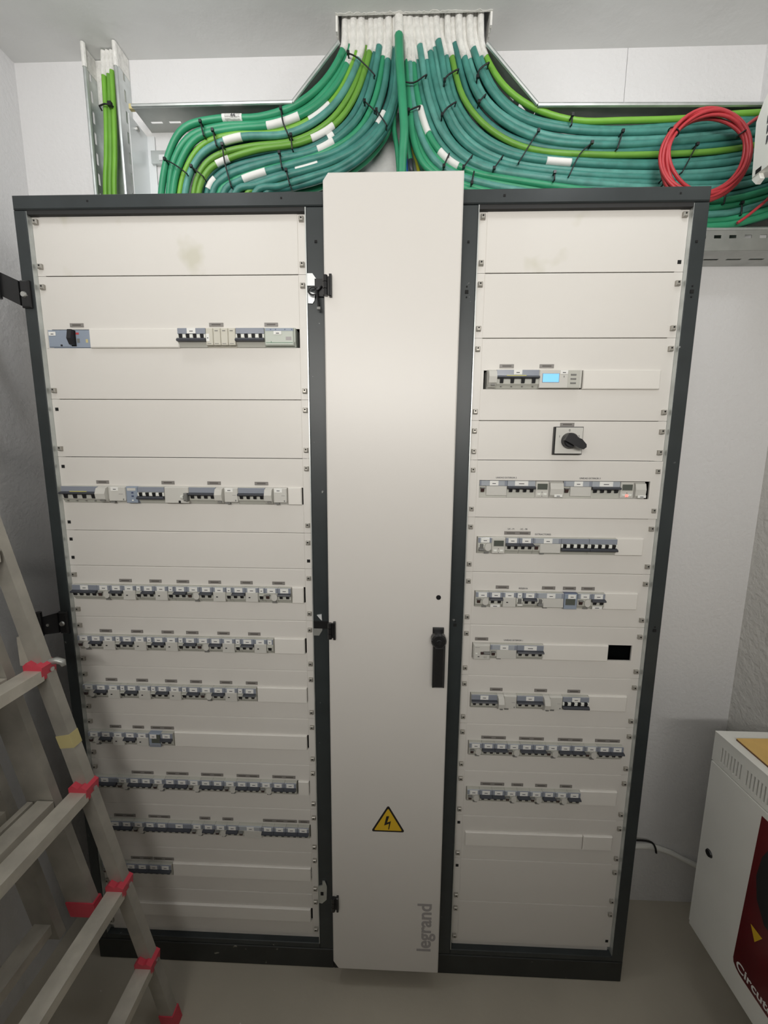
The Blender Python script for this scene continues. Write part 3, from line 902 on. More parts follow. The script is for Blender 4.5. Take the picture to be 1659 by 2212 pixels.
        for z in (.0305, .0205, .0105): d.box('button', 'greyplug', w*.73, z, w*.86, z+.0038, .0026, .0042, .0008)
        d.box('mark', 'greyplug', w*.57, .0260, w*.59, .0300, .0018, .0024)
    elif kind == 'T':
        d.box('front_cover', 'casing2', .0016, .002, w-.0016, .0435, -.001, .0018, .001)
        d.box('screen_frame', 'casing', .004, .0205, w-.0035, .0385, .0018, .0024)
        d.box('screen', 'lcd_dark', .0055, .0220, w-.0050, .0370, .0022, .0028)
        for xx in (.0050, w-.0150): d.box('button', 'toggle', xx, .0060, xx+.0095, .0120, .0018, .0036, .0014)
        for z in (.0040, .0140): d.box('button', 'greyplug', w/2-.0012, z, w/2+.0012, z+.002, .0018, .0026)
        if kw.get('led'): d.box('lamp', 'led', w/2-.003, .0050, w/2+.003, .0105, .0020, .0040, .001)
    elif kind == 'X':
        def fn(): return mb('casing2').prism([(.001, .001), (-.001, .002), (-.006, .008), (-.008, .024), (-.004, .039), (.001, .041)], 'x', .0012, w-.0012).mesh('curved_cover')
        sub(r, 'curved_cover', ('xcover', round(w, 4)), fn, Vector((0, -d.p, -AP/2)))
        d.label(w*.62, .021, .0030, .0100, .0066)
    elif kind == 'K':
        d.box('front_cover', 'bluepl', .001, .001, w-.001, .044, -.001, .0020, .001)
        d.box('window', 'lcd_dark', .0045, .0130, w-.0065, .0300, .002, .0028)
        d.label(w*.56, .0205, .0310, .0425, .0030)
    elif kind == 'TS':
        d.box('front_cover', 'bluepl', .001, .001, w-.001, .044, -.001, .0020, .001)
        d.label(w*.42, .0190, .0300, .0430, .0026)
        d.box('window', 'lcd_dark', w*.27, .0150, w*.98, .0290, .002, .0034, .0008)
        d.box('window', 'lcd_dark', w*.70, .0290, w*.98, .0420, .002, .0034, .0008)
        d.box('lower_cover', 'holder', .002, .002, w-.003, .0120, .002, .0030, .001)
    elif kind == 'MP':
        d.box('front_cover', 'casing2', .001, .001, w-.001, .044, -.001, .0040, .002)
        d.box('lever_body', 'lever_r', w*.42, .0180, w*.70, .0250, .004, .0085, .0015)
        d.box('lever', 'greyplug', w*.58, .0205, w*.96, .0265, .004, .014, .002)
        d.box('button', 'toggle', w*.12, .0175, w*.24, .0210, .004, .0055, .0008)
        d.box('mark', 'lever', w*.26, .0095, w*.36, .0115, .004, .0046)
        d.box('print', 'logo', w*.10, .0370, w*.36, .0380, .004, .0044)
        d.box('dial', 'casing', w*.62, .0070, w*.80, .0120, .004, .0048, .001)
    return r

NAMES = {'B': '{p} circuit breaker', 'O': 'switched-off {p} breaker with white toggles', 'D': 'residual current breaker with brown lever',
         'DO': 'residual current breaker with white toggle', 'V': 'leverless earth leakage module', 'A': 'narrow auxiliary contact',
         'AO': 'narrow auxiliary contact with white toggle', 'M': 'grey-blue moulded breaker with black handle', 'SPD': 'beige four-cartridge surge arrester',
         'REL': 'green-grey surge arrester', 'C': 'pale curved cover', 'MET': 'power meter with lit blue screen', 'T': 'time switch with dark screen',
         'X': 'pale curved control relay', 'K': 'dark blue clock timer', 'MP': 'pale motor breaker with dark lever', 'BLU': 'blue indicator module', 'SW': 'grey load switch',
         'BIG': 'large breaker with yellow strip', 'RC': 'grey residual current block', 'TS': 'blue-grey contactor with dark window'}
POLES = {1: 'one-pole', 2: 'two-pole', 3: 'three-pole', 4: 'four-pole'}
def row(side, i, seq):
    """seq: (kind, poles[, opts]) or ('blank', modules) or ('gap', modules)"""
    panels, zs, x0 = (panelsL, ZL, XL0) if side == 'left' else (panelsR, ZR, XR0)
    zc = zmid(zs, i)
    rownum = sorted(dev_rows_L if side == 'left' else dev_rows_R).index(i) + 1
    x = x0; n = 0
    total = sum(1 for q in seq if q[0] not in ('blank', 'gap'))
    for q in seq:
        kind, k = q[0], q[1]
        kw = q[2] if len(q) > 2 else {}
        wm = kw.pop('wm', k) if kw else k
        if kind == 'blank':
            blank_cover(panels[i], x, x+k*MOD, zc)
        elif kind != 'gap':
            n += 1
            lab = NAMES[kind].format(p=POLES.get(k, ''))
            where = 'leftmost' if n == 1 else ('rightmost' if n == total else ORD[n]+' from left')
            lab = f'{lab}, {where}, {ORD[rownum]} device row of {side} cabinet'
            device(kind, x, zc, lab, f'devices in the {ORD[rownum]} breaker row of the {side} cabinet', k, wm, **kw)
        x += wm*MOD
B2, B4, D2, V2, A1 = ('B', 2), ('B', 4), ('D', 2), ('V', 2), ('A', 1)
row('left', 1, [('M', 3, {'wm': 6.2, 'flush': True}), ('blank', 12.9), ('O', 4), ('SPD', 4, {'wm': 4.2}), ('O', 4, {'lab': False}), ('REL', 4, {'wm': 4.3})])
row('left', 3, [('BIG', 4, {'wm': 5.6}), ('C', 1.6), ('RC', 3, {'wm': 2.6}), ('BLU', 1, {'wm': 1.8}), ('O', 4, {'lab': False}), ('SW', 4, {'wm': 3.7}), ('B', 4, {'lab': False}), ('C', 1.2), ('RC', 2, {'wm': 2.1}),
                ('B', 4, {'lab': False}), ('C', 1.2), ('RC', 2, {'wm': 2}), ('blank', 2.1)])
row('left', 5, [B4, D2, B2, V2, A1, B2, V2, A1, B2, D2, B2, V2, A1, B2, V2, A1, D2, B2, ('blank', 1.85)])
row('left', 6, [D2, B2, V2, A1, B2, V2, A1, B2, V2, A1, B2, D2, B2, V2, A1, B2, V2, A1, ('blank', 4.85)])
row('left', 7, [D2, B2, V2, A1, B2, V2, A1, B2, V2, A1, B2, D2, B2, V2, A1, B2, ('blank', 8)])
row('left', 8, [D2, B2, V2, B2, V2, ('TS', 2), B2, ('blank', 21.85)])
row('left', 9, [B4] + [D2, B2, B2]*5 + [('gap', .15), ('blank', 1.85)])
row('left', 10, [D2, B2, B2, D2, B2, B2, B4, D2, B2, D2, B2, ('D', 4), B2, B2, B2, ('B', 2, {'wm': 1.9})])
row('left', 11, [('D', 4), B2, B2, B2, B2, ('blank', 24)])
blank_cover(panelsL[12], XL0, XL0+35.8*MOD, zmid(ZL, 12))
row('right', 2, [('gap', .35), ('C', 1.2), ('BIG', 4, {'wm': 5.8, 'lab': True}), ('MET', 4, {'wm': 5.8}), ('gap', .3), ('blank', 10.5)])
FL = {'flush': True}
row('right', 4, [('D', 4, dict(FL)), ('B', 4, {'flush': True, 'labw': .034, 'holder': 'holder_l'}), ('T', 2, dict(FL)), ('X', 2, dict(FL)),
                 ('D', 4, dict(FL)), ('B', 4, {'flush': True, 'labw': .034, 'holder': 'holder_l'}), ('T', 2, {'flush': True, 'led': True}), ('X', 2, dict(FL, wm=1.6))])
row('right', 5, [('DO', 2), ('T', 2), B2, B2, ('D', 4), ('O', 4, {'lab': False}), ('O', 4, {'lab': False}), ('blank', 4)])
row('right', 6, [D2, ('B', 2, {'foot': True}), V2, ('AO', 1), B2, ('DO', 4), ('K', 2), D2, ('B', 2, {'foot': True}), ('blank', 5)])
row('right', 7, [('MP', 3, {'wm': 2.55}), ('D', 4), ('B', 4, {'labw': .034}), ('blank', 9.9)])
row('right', 8, [B4, ('C', 1), ('RC', 2, {'lab': False}), B4, ('C', 1), ('RC', 2, {'lab': False}), ('O', 4), ('blank', 6)])
row('right', 9, [D2, B2, B2]*4)
row('right', 10, [D2, B2, B2, D2, B2, D2, B2, D2, B2, ('blank', 6)])
blank_cover(panelsR[11], XR0, XR0+19.2*MOD, zmid(ZR, 11)); blank_cover(panelsR[11], XR0+19.25*MOD, XR0+24*MOD, zmid(ZR, 11))

# rotary changeover switch on the fourth plate of the right cabinet
zc = 1.655
rs = thing('rotary_switch', 'square white rotary changeover switch with black knob on the right cabinet', 'switch', (.4885, -.0015, zc))
mb('lever').bevbox(-.036, -.011, -.0345, .036, 0, .0345, .002).build('base', None, rs)
mb('casing2').box(-.0335, -.0125, -.0325, .0335, -.010, .0325).build('dial_plate', None, rs)
kn = mb('lever').tube([(0, -.0125, 0), (0, -.026, 0), (0, -.029, 0)], [.0195, .0185, .016], 24)
ca, sa = math.cos(math.radians(-27)), math.sin(math.radians(-27))
def rp(a, b): return (a*ca - b*sa, a*sa + b*ca)
kn.prism([rp(-.018, -.009), rp(.022, -.010), rp(.034, -.0075), rp(.0375, 0), rp(.034, .006), rp(.018, .012), rp(-.018, .009)], 'y', -.038, -.026)
kn.build('knob', None, rs)
for s_, px, pz in (('1', -.024, .010), ('0', 0, .025), ('2', .024, .010)):
    o = link('lettering', text_mesh(s_, .008, 'ink'), rs, Vector((px, -.0128, pz))); o.rotation_euler = (math.pi/2, 0, 0)
# ------------------------------------------------------------------ perforated cable trays on the back wall
def tray_thing(name, label, parts):
    r = thing(name, label, 'cable tray', (0, YB, 2.2))
    for nm, m_ in parts:
        part(m_, nm, r)
    return r
LIP = .130
def slotted_h(x0, x1, y0, y1, z, th, step=.052, sl=.033, yw=.007, ys=None, key='zinc_dull'):
    """horizontal flange with a row of real slots"""
    m_ = mb(key)
    ys = ys if ys is not None else (y0+y1)/2
    m_.box(x0, y0, z, x1, ys-yw/2, z+th).box(x0, ys+yw/2, z, x1, y1, z+th)
    x = x0
    while x < x1:
        m_.box(x, ys-yw/2, z, min(x+step-sl, x1), ys+yw/2, z+th)
        x += step
    return m_
WB = YB - .0006
# horizontal tray: top flange left and right, back plate, bottom channel
top_l = slotted_h(-.664, -.232, LIP, WB, 2.532, .0015, ys=.182)
lip_l = mb('zinc').tube([(-.664, LIP, 2.533), (-.232, LIP, 2.534)], .0045, 8)
top_r = slotted_h(.408, XU-.002, LIP, WB, 2.512, .0015, ys=.182)
lip_r = mb('zinc').tube([(.408, LIP, 2.516), (XU-.004, LIP, 2.506)], .0050, 8)
bk = mb('zinc_bright')
bk.box(-.664, WB-.0015, 2.20, -.555, WB, 2.395)
bk.use('zinc').box(-.555, WB-.0015, 2.20, XU-.002, WB, 2.375)
bk.box(-.664, WB-.012, 2.445, -.45, WB, 2.478)
bk.use('zinc_bright').box(-.64, WB-.014, 2.452, -.575, WB-.010, 2.466).box(-.545, WB-.014, 2.449, -.535, WB-.010, 2.471)
bk.use('zinc_bright').box(-.095, WB-.004, 2.372, .10, WB, 2.384).box(-.60, WB-.016, 2.25, -.588, WB-.012, 2.40)
bk.use('hole')
for i in range(22):
    x = -.60 + .075*i
    bk.box(x, WB-.0022, 2.300, x+.005, WB-.0010, 2.345)
bot = slotted_h(.2, XR-.002, LIP, WB, 2.163, .0015, step=.062, sl=.040, ys=.175)
frontplate = mb('zinc_dull')
zt, zb, s0, s1 = 2.2155, 2.164, 2.194, 2.202
frontplate.box(.2, LIP-.001, zb, XR-.002, LIP+.0005, s0).box(.2, LIP-.001, s1, XR-.002, LIP+.0005, zt)
x = .2
while x < XR-.03:
    frontplate.box(x, LIP-.001, s0, x+.021, LIP+.0005, s1); x += .0395
frontlip = mb('zinc').tube([(.2, LIP, 2.217), (XR-.003, LIP, 2.217)], .0045, 8)
# slanted flanges up to the ceiling opening
def slant(x0, z0, x1, z1):
    m_ = mb('zinc_dull')
    a, b_ = Vector((x0, 0, z0)), Vector((x1, 0, z1))
    d = (b_-a); L = d.length; d.normalize(); nrm = Vector((-d.z, 0, d.x))*.0008
    def slab(s, e, y0, y1):
        p, q = a+d*s, a+d*e
        vs = [p-nrm, q-nrm, q+nrm, p+nrm]
        m_.prism([(v.x, v.z) for v in vs], 'y', y0, y1)
    slab(0, L, LIP, .170); slab(0, L, .181, WB)
    s = 0.0
    while s < L:
        slab(s, min(s+.019, L), .170, .181); s += .052
    m_.use('zinc').tube([(x0, LIP, z0), (x1, LIP, z1)], .0048, 8)
    return m_
horizontal_tray = tray_thing('cable_tray', 'galvanised perforated tray along the back wall above the cabinets', [
    ('top_flange', top_l), ('lip', lip_l), ('top_flange', top_r), ('lip', lip_r), ('back_plate', bk), ('bottom_flange', bot),
    ('front_flange', frontplate), ('lip', frontlip), ('slanted_flange', slant(-.232, 2.533, -.108, 2.668)), ('slanted_flange', slant(.408, 2.517, .272, 2.655))])
# vertical tray at the left
VX0, VX1, LV = -.812, -.717, .165
v_back = mb('zinc').box(VX0, WB-.0015, 2.15, VX1, WB, ZC-.001)
v_back.use('hole')
for i in range(5):
    v_back.box(VX0+.022, WB-.0022, 2.22+.1*i, VX0+.026, WB-.0010, 2.29+.1*i)
def vflange(x, inner):
    m_ = mb('zinc')
    m_.box(x-.0008, LV, 2.15, x+.0008, .184, ZC-.001).box(x-.0008, .191, 2.15, x+.0008, WB, ZC-.001)
    z = 2.15
    while z < ZC-.02:
        m_.box(x-.0008, .184, z, x+.0008, .191, z+.022); z += .052
    m_.tube([(x+.004*inner, LV, 2.15), (x+.004*inner, LV, ZC-.001)], .0052, 8)
    return m_
v_paint = mb('whitepaint')
for x, i in ((VX0, 1), (VX1, -1)):
    v_paint.tube([(x+.004*i, LV-.0006, 2.655), (x+.004*i, LV-.0006, ZC-.002)], .0060, 8)
    v_paint.box(x-.0014, LV, 2.66, x+.0014, WB-.002, ZC-.002)
v_paint.box(VX0, WB-.0026, 2.60, VX1, WB-.0016, ZC-.002)
vertical_tray = tray_thing('cable_tray', 'vertical galvanised tray in the upper left with white-painted top end', [
    ('back_plate', v_back), ('side_flange', vflange(VX0, 1)), ('side_flange', vflange(VX1, -1)), ('painted_end', v_paint)])
# short connector of the two trays
cn = mb('zinc_bright').box(-.678, LIP+.004, 2.20, -.6765, WB, 2.52).box(-.678, WB-.004, 2.20, -.655, WB-.0025, 2.52)
cn.use('steel').cyl((-.680, .165, 2.505), (-.672, .165, 2.505), .006, 8)
cn.use('ypap').box(-.679, .140, 2.535, -.655, .150, 2.547)
part(cn, 'joint_plate', horizontal_tray)

# ------------------------------------------------------------------ the cable bundles
def fam_point(G, t, k):
    n = len(G)-1
    s = min(max(t*n, 0), n-1e-6); i = int(s); f = s-i
    a, b_ = G[i][k], G[i+1][k]
    return [a[j]*(1-f)+b_[j]*f for j in range(3)]
CABLES = []
SLEEVES = []
def make_cable(name, pts, r, key, label, group, paint_to=None, n=9):
    root = thing(name, label, 'cable', pts[0], group)
    base = Vector(pts[0])
    loc = [Vector(p)-base for p in pts]
    m_ = mb(key).tube(loc, r, n)
    m_.build('sheath', None, root, smooth=True)
    if paint_to is not None:
        q = []
        for p in loc:
            if p.z + base.z >= paint_to: q.append(p)
            else:
                if q:
                    a = q[-1]; f = (a.z+base.z-paint_to)/max(a.z-p.z, 1e-6)
                    q.append(a + (p-a)*min(max(f, 0), 1))
                break
        if len(q) > 1:
            rr = [r+.0011]*(len(q)-1)+[r+.0003]
            mb('whitepaint').tube(q, rr, n).build('painted_end', None, root, smooth=True)
    CABLES.append((root, pts, r))
    return root
CNAME = {'teal': 'teal', 'teal_l': 'pale teal', 'teal_d': 'deep teal', 'emerald': 'bright green', 'lime': 'lime green', 'lime_b': 'vivid lime', 'redc': 'red'}
rc = random.Random(11)
def bundle(G, side, cols, r, group, y_off, t0=0.0, t1=1.0, back=False, top_add=None):
    N = len(cols)
    for i, key in enumerate(cols):
        t = t0 + (t1-t0)*i/(N-1)
        ctl = [fam_point(G, t, k) for k in range(9)]
        jit = [rc.uniform(-.0016, .0016) for _ in range(9)]
        ctl = [(p[0]+jit[k]*.6, p[1]+y_off+rc.uniform(-.003, .003)+(.006 if (i % 2) else 0), p[2]+jit[k]) for k, p in enumerate(ctl)]
        first = ctl[0]
        ctl = [(first[0], first[1], ZC+.06)] + ctl
        if side == 'left':
            e_ = ctl[-1]; ctl.append((e_[0]-.012, e_[1], 2.20))
        else:
            e_ = ctl[-1]; ctl.append((XR-.002, .105+y_off, e_[2]+.04))
        pts = [tuple(p) for p in catmull(ctl, 5)]
        o = ORD[i+1]
        where = 'back layer of the' if back else 'front of the'
        lab = f'{CNAME[key]} cable, {o} from {"the outer" if side == "left" else "the upper"} edge in {where} {side} bundle'
        make_cable('power_cable', pts, r if key not in ('lime', 'lime_b') else r*.86, key, lab, group, 2.650 + rc.uniform(-.026, .022))
Lc = ['emerald', 'emerald', 'emerald', 'lime_b', 'teal_l', 'lime', 'lime', 'teal_d', 'teal', 'emerald', 'teal', 'teal_d', 'teal', 'lime', 'teal', 'teal_d']
bundle(LEFT_GUIDES, 'left', Lc, .0086, 'green cables of the left bundle', 0.0, .0, .97)
Lb = ['emerald', 'teal', 'teal_d', 'teal', 'teal', 'lime', 'teal_d', 'teal', 'teal_d', 'teal', 'teal', 'emerald']
bundle(LEFT_GUIDES, 'left', Lb, .0084, 'green cables of the left bundle', .024, .03, .95, back=True)
Rc = ['lime_b', 'teal', 'teal', 'teal_l', 'teal', 'teal_d', 'lime', 'teal', 'teal', 'teal_l', 'teal', 'teal', 'teal_l', 'teal', 'emerald', 'emerald', 'teal_l', 'emerald', 'emerald']
bundle(RIGHT_GUIDES, 'right', Rc, .0083, 'green cables of the right bundle', 0.0, .0, 1.0)
Rb = ['teal', 'teal_d', 'teal', 'teal_d', 'teal', 'teal', 'teal_d', 'teal', 'emerald', 'teal', 'teal_d', 'teal', 'teal', 'teal_d', 'emerald', 'teal']
bundle(RIGHT_GUIDES, 'right', Rb, .0082, 'green cables of the right bundle', .024, .025, .975, back=True)

# cables dropping straight into the narrow cabinet
cpts = lambda pts, n=6: [tuple(p) for p in catmull(pts, n)]
make_cable('power_cable', cpts([(.046, .128, ZC+.06), (.046, .127, 2.70), (.049, .115, 2.616), (.056, .110, 2.534), (.063, .112, 2.45), (.060, .118, 2.397), (.059, .124, 2.332), (.059, .125, 2.20)]), .0112, 'emerald',
           'thick bright green cable dropping straight down between both bundles', None, 2.672)
make_cable('power_cable', cpts([(.030, .165, 2.60), (.034, .165, 2.535), (.037, .165, 2.486), (.046, .165, 2.436), (.052, .165, 2.346), (.052, .165, 2.20)]), .0065, 'emerald',
           'thin bright green cable behind the thick central drop cable', None)
bc = make_cable('power_cable', cpts([(.060, .168, 2.56), (.062, .168, 2.469), (.068, .168, 2.425), (.075, .168, 2.346), (.075, .168, 2.20)]), .0050, 'emerald',
           'thin green cable with blue tape band, right of the thick central cable', None)
mb('bluec').tube([Vector((.0685, .168, 2.421))-bc.location, Vector((.0735, .168, 2.366))-bc.location], .0056, 8).build('tape_band', None, bc, smooth=True)['label'] = 'blue tape band'
dc = make_cable('power_cable', cpts([(.072, .160, 2.56), (.074, .160, 2.48), (.078, .160, 2.436), (.086, .160, 2.391), (.091, .160, 2.346), (.091, .160, 2.20)]), .0062, 'emerald',
           'thin green cable with black tape band near the central drop cable', None)
mb('bar').tube([Vector((.0815, .160, 2.414))-dc.location, Vector((.0872, .160, 2.378))-dc.location], .0070, 8).build('tape_band', None, dc, smooth=True)['label'] = 'black tape band'
make_cable('power_cable', cpts([(.074, .170, 2.56), (.078, .170, 2.491), (.089, .170, 2.447), (.101, .170, 2.408), (.112, .170, 2.345), (.113, .170, 2.20)]), .0048, 'yg',
           'thin yellow-green earth cable right of the central drop cable', None)
# lime cables in the vertical tray
for i, (xt, xb) in enumerate(((-.7720, -.7960), (-.7600, -.7820), (-.7485, -.7690))):
    make_cable('earth_cable', cpts([(xt+.004, .188, ZC-.003), (xt+.002, .188, 2.69), (xt, .186+.004*(i % 2), 2.643), (xt-.004, .187, 2.55), ((xt+xb)/2, .187, 2.46), (xb, .186, 2.352), (xb, .185, 2.18)]), .0064,
               'lime_b' if i != 1 else 'lime', f'lime green earth cable in the vertical tray, {("left", "middle", "right")[i]} of three', 'lime cables in the vertical tray', 2.652+.006*i)

# white marking sleeves
def nearest(p):
    best = None
    for root, pts, r in CABLES:
        for k in range(2, len(pts)-2):
            q = pts[k]
            d = (q[0]-p[0])**2 + (q[2]-p[1])**2 + (.00004 if q[1] > .155 else 0)
            if best is None or d < best[0]:
                best = (d, root, pts, r, k)
    return best
for i, (a, b_) in enumerate(TAPES):
    mid = ((a[0]+b_[0])/2, (a[1]+b_[1])/2)
    _, root, pts, r, k = nearest(mid)
    L = math.hypot(b_[0]-a[0], b_[1]-a[1])
    P = [Vector(p) for p in pts]
    # dense resample around k
    seg = []
    s = 0; j = k
    mid_v = P[k]
    lo, hi = k, k
    while lo > 1 and (P[lo]-mid_v).length < L*.75: lo -= 1
    while hi < len(P)-2 and (P[hi]-mid_v).length < L*.75: hi += 1
    dense = catmull(P[lo:hi+1], 8)
    seg = [p for p in dense if (p-Vector((mid[0], p.y, mid[1]))).length <= L/2+.001]
    if len(seg) < 3: continue
    base = root.location
    sl = mb('paper').tube([p-base for p in seg], r+.0009, 9).build('marking_sleeve', None, root, smooth=True)
    sl['label'] = 'white marking sleeve'
    if i in (1, 10):
        txt = {1: '44', 10: 'EY'}[i]
        c_ = seg[len(seg)//2]; dd = (seg[-1]-seg[0]); ang = math.atan2(dd.z, dd.x)
        if dd.x < 0: ang = math.atan2(-dd.z, -dd.x)
        o = link('handwriting', text_mesh(txt, .013, 'ink' if i == 1 else 'blueink'), root, c_-base+Vector((0, -r-.0013, 0)))
        o.rotation_euler = Euler((math.pi/2, -ang, 0))

# black cable ties strapped over groups of cables
for i, pl in enumerate(TIES):
    pts = [(x, .1225, z) for x, z in pl]
    p0, p1 = pts[0], pts[-1]
    ctl = [(p0[0], .150, p0[2])] + [(p0[0], .130, p0[2])] + pts[0:] + [(p1[0], .130, p1[2]), (p1[0], .150, p1[2])]
    cx_ = sum(p[0] for p in pl)/len(pl); cz_ = sum(p[1] for p in pl)/len(pl)
    sd = 'left' if cx_ < .04 else 'right'
    _, root, *_r = nearest((cx_, cz_))
    t = thing('cable_tie', 'black cable tie', 'cable tie', (p0[0], .1225, p0[2]), 'black cable ties on the green cables')
    t['tmp'] = f'{cx_:.3f},{cz_:.3f}'
    base = Vector(t.location)
    dense = catmull([Vector(p)-base for p in ctl], 4)
    mb('tie').tube(dense, .0021, 6, flat=.8).build('strap', None, t, smooth=True)
    e_ = Vector(pts[0])-base
    mb('tie').box(e_.x-.0035, e_.y-.005, e_.z-.0035, e_.x+.0035, e_.y+.001, e_.z+.0035).build('head', None, t)
ties = [o for o in COL.objects if o.name.startswith('cable_tie')]
for sd in ('left', 'right'):
    g_ = [o for o in ties if (o.location.x < .04) == (sd == 'left')]
    g_.sort(key=lambda o: -o.location.z)
    for k, o in enumerate(g_):
        o['label'] = f'black cable tie around the {sd} green cable bundle, {ORD[k+1]} highest there'
for o in ties:
    del o['tmp']
vt = thing('cable_tie', 'black cable tie around the lime cables in the vertical tray', 'cable tie', (-.767, .177, 2.572), 'black cable ties on the green cables')
mb('tie').tube([(-.021, .012, -.001), (-.018, -.001, 0), (0, -.0045, .002), (.016, -.001, .002), (.020, .012, .001)], .0021, 6).build('strap', None, vt, smooth=True)
mb('tie').box(.010, -.009, -.005, .020, -.001, .006).build('head', None, vt)

# red cable coil hanging in front of the right bundle
coil = thing('cable_coil', 'coil of thin red cable hanging over the right green bundle', 'cable', (.818, .085, 2.368))
rk = random.Random(5)
for i in range(8):
    R_ = .091 + .0021*i + rk.uniform(-.002, .002)
    dx, dz = rk.uniform(-.004, .004), rk.uniform(-.006, .003)
    if i in (1, 3): dz -= .008
    loop = []
    for k in range(44):
        th = 2*math.pi*k/44
        loop.append((dx+R_*1.05*math.cos(th), -.002+.0036*(i % 4)+.003*math.sin(3*th+i), dz+R_*.97*math.sin(th)+.003*math.sin(2*th+i*1.3)))
    mb('redc').tube(loop, .0041, 8, closed=True).build('loop', None, coil, smooth=True)
for a, w_ in ((148, .012), (28, .012)):
    th = math.radians(a)
    d = Vector((math.cos(th), 0, math.sin(th)))
    c_ = d*.0975
    ring = []
    for k in range(14):
        q = 2*math.pi*k/14
        ring.append(c_ + d*(.0135*math.cos(q)) + Vector((0, .006+.011*math.sin(q), 0)))
    mb('tie').tube(ring, .0018, 6, closed=True).build('tie', None, coil, smooth=True)
make_cable('red_cable', cpts([(.905, .095, 2.425), (.930, .105, 2.447), (.965, .115, 2.470), (1.02, .120, 2.480), (1.18, .12, 2.49)]), .0042, 'redc', 'thin red cable running right along the tray behind the red coil', None)
make_cable('red_cable', cpts([(.935, .112, 2.222), (.955, .108, 2.236), (.985, .10, 2.262), (1.03, .10, 2.30), (1.18, .105, 2.36)]), .0036, 'redc', 'thin red cable curving up at the right end of the tray', None)

# small wall-mounted box at the upper right
bx_ = thing('junction_box', 'pale grey metal box at the upper right edge beside the red coil', 'box', (.86, -.20, 2.25))
m_ = mb('box')
m_.prism([(.190, .0), (.198, .118), (.184, .150), (.165, .172), (-.35, .172), (-.35, .0)], 'x', 0, XR-.862)
m_.build('body', None, bx_)
mb('box').prism([(.192, -.004), (.192, .001), (.176, .001), (.170, -.014), (.180, -.020)], 'x', .002, .012).build('latch', None, bx_)
mb('hole').box(-.0006, .168, .001, .001, .182, .010).build('slot', None, bx_)
for k, (s_, z_) in enumerate((('B', .100), ('B', .079), ('B', .057))):
    o = link('lettering', text_mesh(s_, .022, 'ink', bold=.0008), bx_, Vector((-.0006, .163-.002*k, z_)))
    o.rotation_euler = Euler((math.pi/2, 0, -math.pi/2))
# ------------------------------------------------------------------ aluminium ladder leaning at the left
ladder = thing('ladder', 'worn aluminium ladder with red plastic rung brackets leaning against the left wall', 'ladder', (-.57, -.15, 0))
def on_lad(m_, name, smooth=False, label=None):
    o = part(m_, name, ladder, smooth=smooth)
    if label: o['label'] = label
    return o
def rail_x(z): return -.570 - .232*z                      # lean of the front section
YR, YN = -.150, -.560                                       # far and near rail
def rail(off, z0, z1, y0, y1, half, key):
    return mb(key).prism([(rail_x(z0)+off-half, z0), (rail_x(z0)+off+half, z0), (rail_x(z1)+off+half, z1), (rail_x(z1)+off-half, z1)], 'y', y0, y1)
for y in (YR, YN):
    m_ = rail(0, .02, 1.98, y-.012, y+.012, .018, 'alu_d')
    m_.use('alu_d')
    on_lad(m_, 'rail')
    f_ = mb('redp')
    f_.prism([(rail_x(0)-.0205, 0), (rail_x(0)+.0205, 0), (rail_x(.04)+.0205, .042), (rail_x(.04)-.0205, .042)], 'y', y-.0145, y+.0145)
    on_lad(f_, 'foot')
RZ = [.225, .470, .762, 1.092, 1.39, 1.69]
for z in RZ:
    x = rail_x(z)
    m_ = mb('alu')
    m_.bevbox(x-.020, YN+.012, z-.030, x+.022, YR-.020, z-.002, .002)
    on_lad(m_, 'rung')
    for y, s_ in ((YR, 1), (YN, -1)):
        if z > 1.2 and s_ == 1: continue
        b_ = mb('redp')
        ya, yb_ = sorted((y-.026*s_, y+.0145*s_))
        b_.prism([(x-.022, z-.026), (x+.021, z-.028), (x+.0245, z+.006), (x+.010, z+.014), (x+.001, z+.009), (x-.014, z+.018), (x-.023, z+.010)], 'y', ya, yb_)
        b_.use('steel').cyl((x+.0235, y, z-.010), (x+.0265, y, z-.010), .0055, 10)
        on_lad(b_, 'rung_bracket')
# sliding second section behind the first, ends above the floor in red shoes
off2 = -.092
for y in (YR-.028, YN+.028):
    m_ = rail(off2, .43, 1.95, y-.010, y+.010, .036, 'alu_d')
    on_lad(m_, 'sliding_rail')
    on_lad(mb('redp').prism([(rail_x(.40)+off2-.036, .405), (rail_x(.40)+off2+.038, .405), (rail_x(.44)+off2+.039, .447), (rail_x(.44)+off2-.037, .447)], 'y', y-.013, y+.013), 'rail_shoe')
for z in (.748, 1.078, 1.376, 1.676):
    x = rail_x(z)+off2
    m_ = mb('alu')
    m_.bevbox(x-.004, YN+.04, z-.030, x+.038, YR-.040, z, .002)
    on_lad(m_, 'sliding_rung')
    m2 = mb('alu').box(x-.030, YN+.04, z-.020, x-.016, YR-.040, z-.004)
    on_lad(m2, 'stiffener')
# third section further back
off3 = -.185
for y in (YR-.05, YN+.05):
    on_lad(rail(off3, .36, 1.92, y-.010, y+.010, .030, 'alu_d'), 'sliding_rail')
for z in (.405, .735, 1.065, 1.363):
    x = rail_x(z)+off3
    on_lad(mb('alu').bevbox(x-.022, YN+.06, z-.028, x+.022, YR-.060, z, .002), 'sliding_rung')
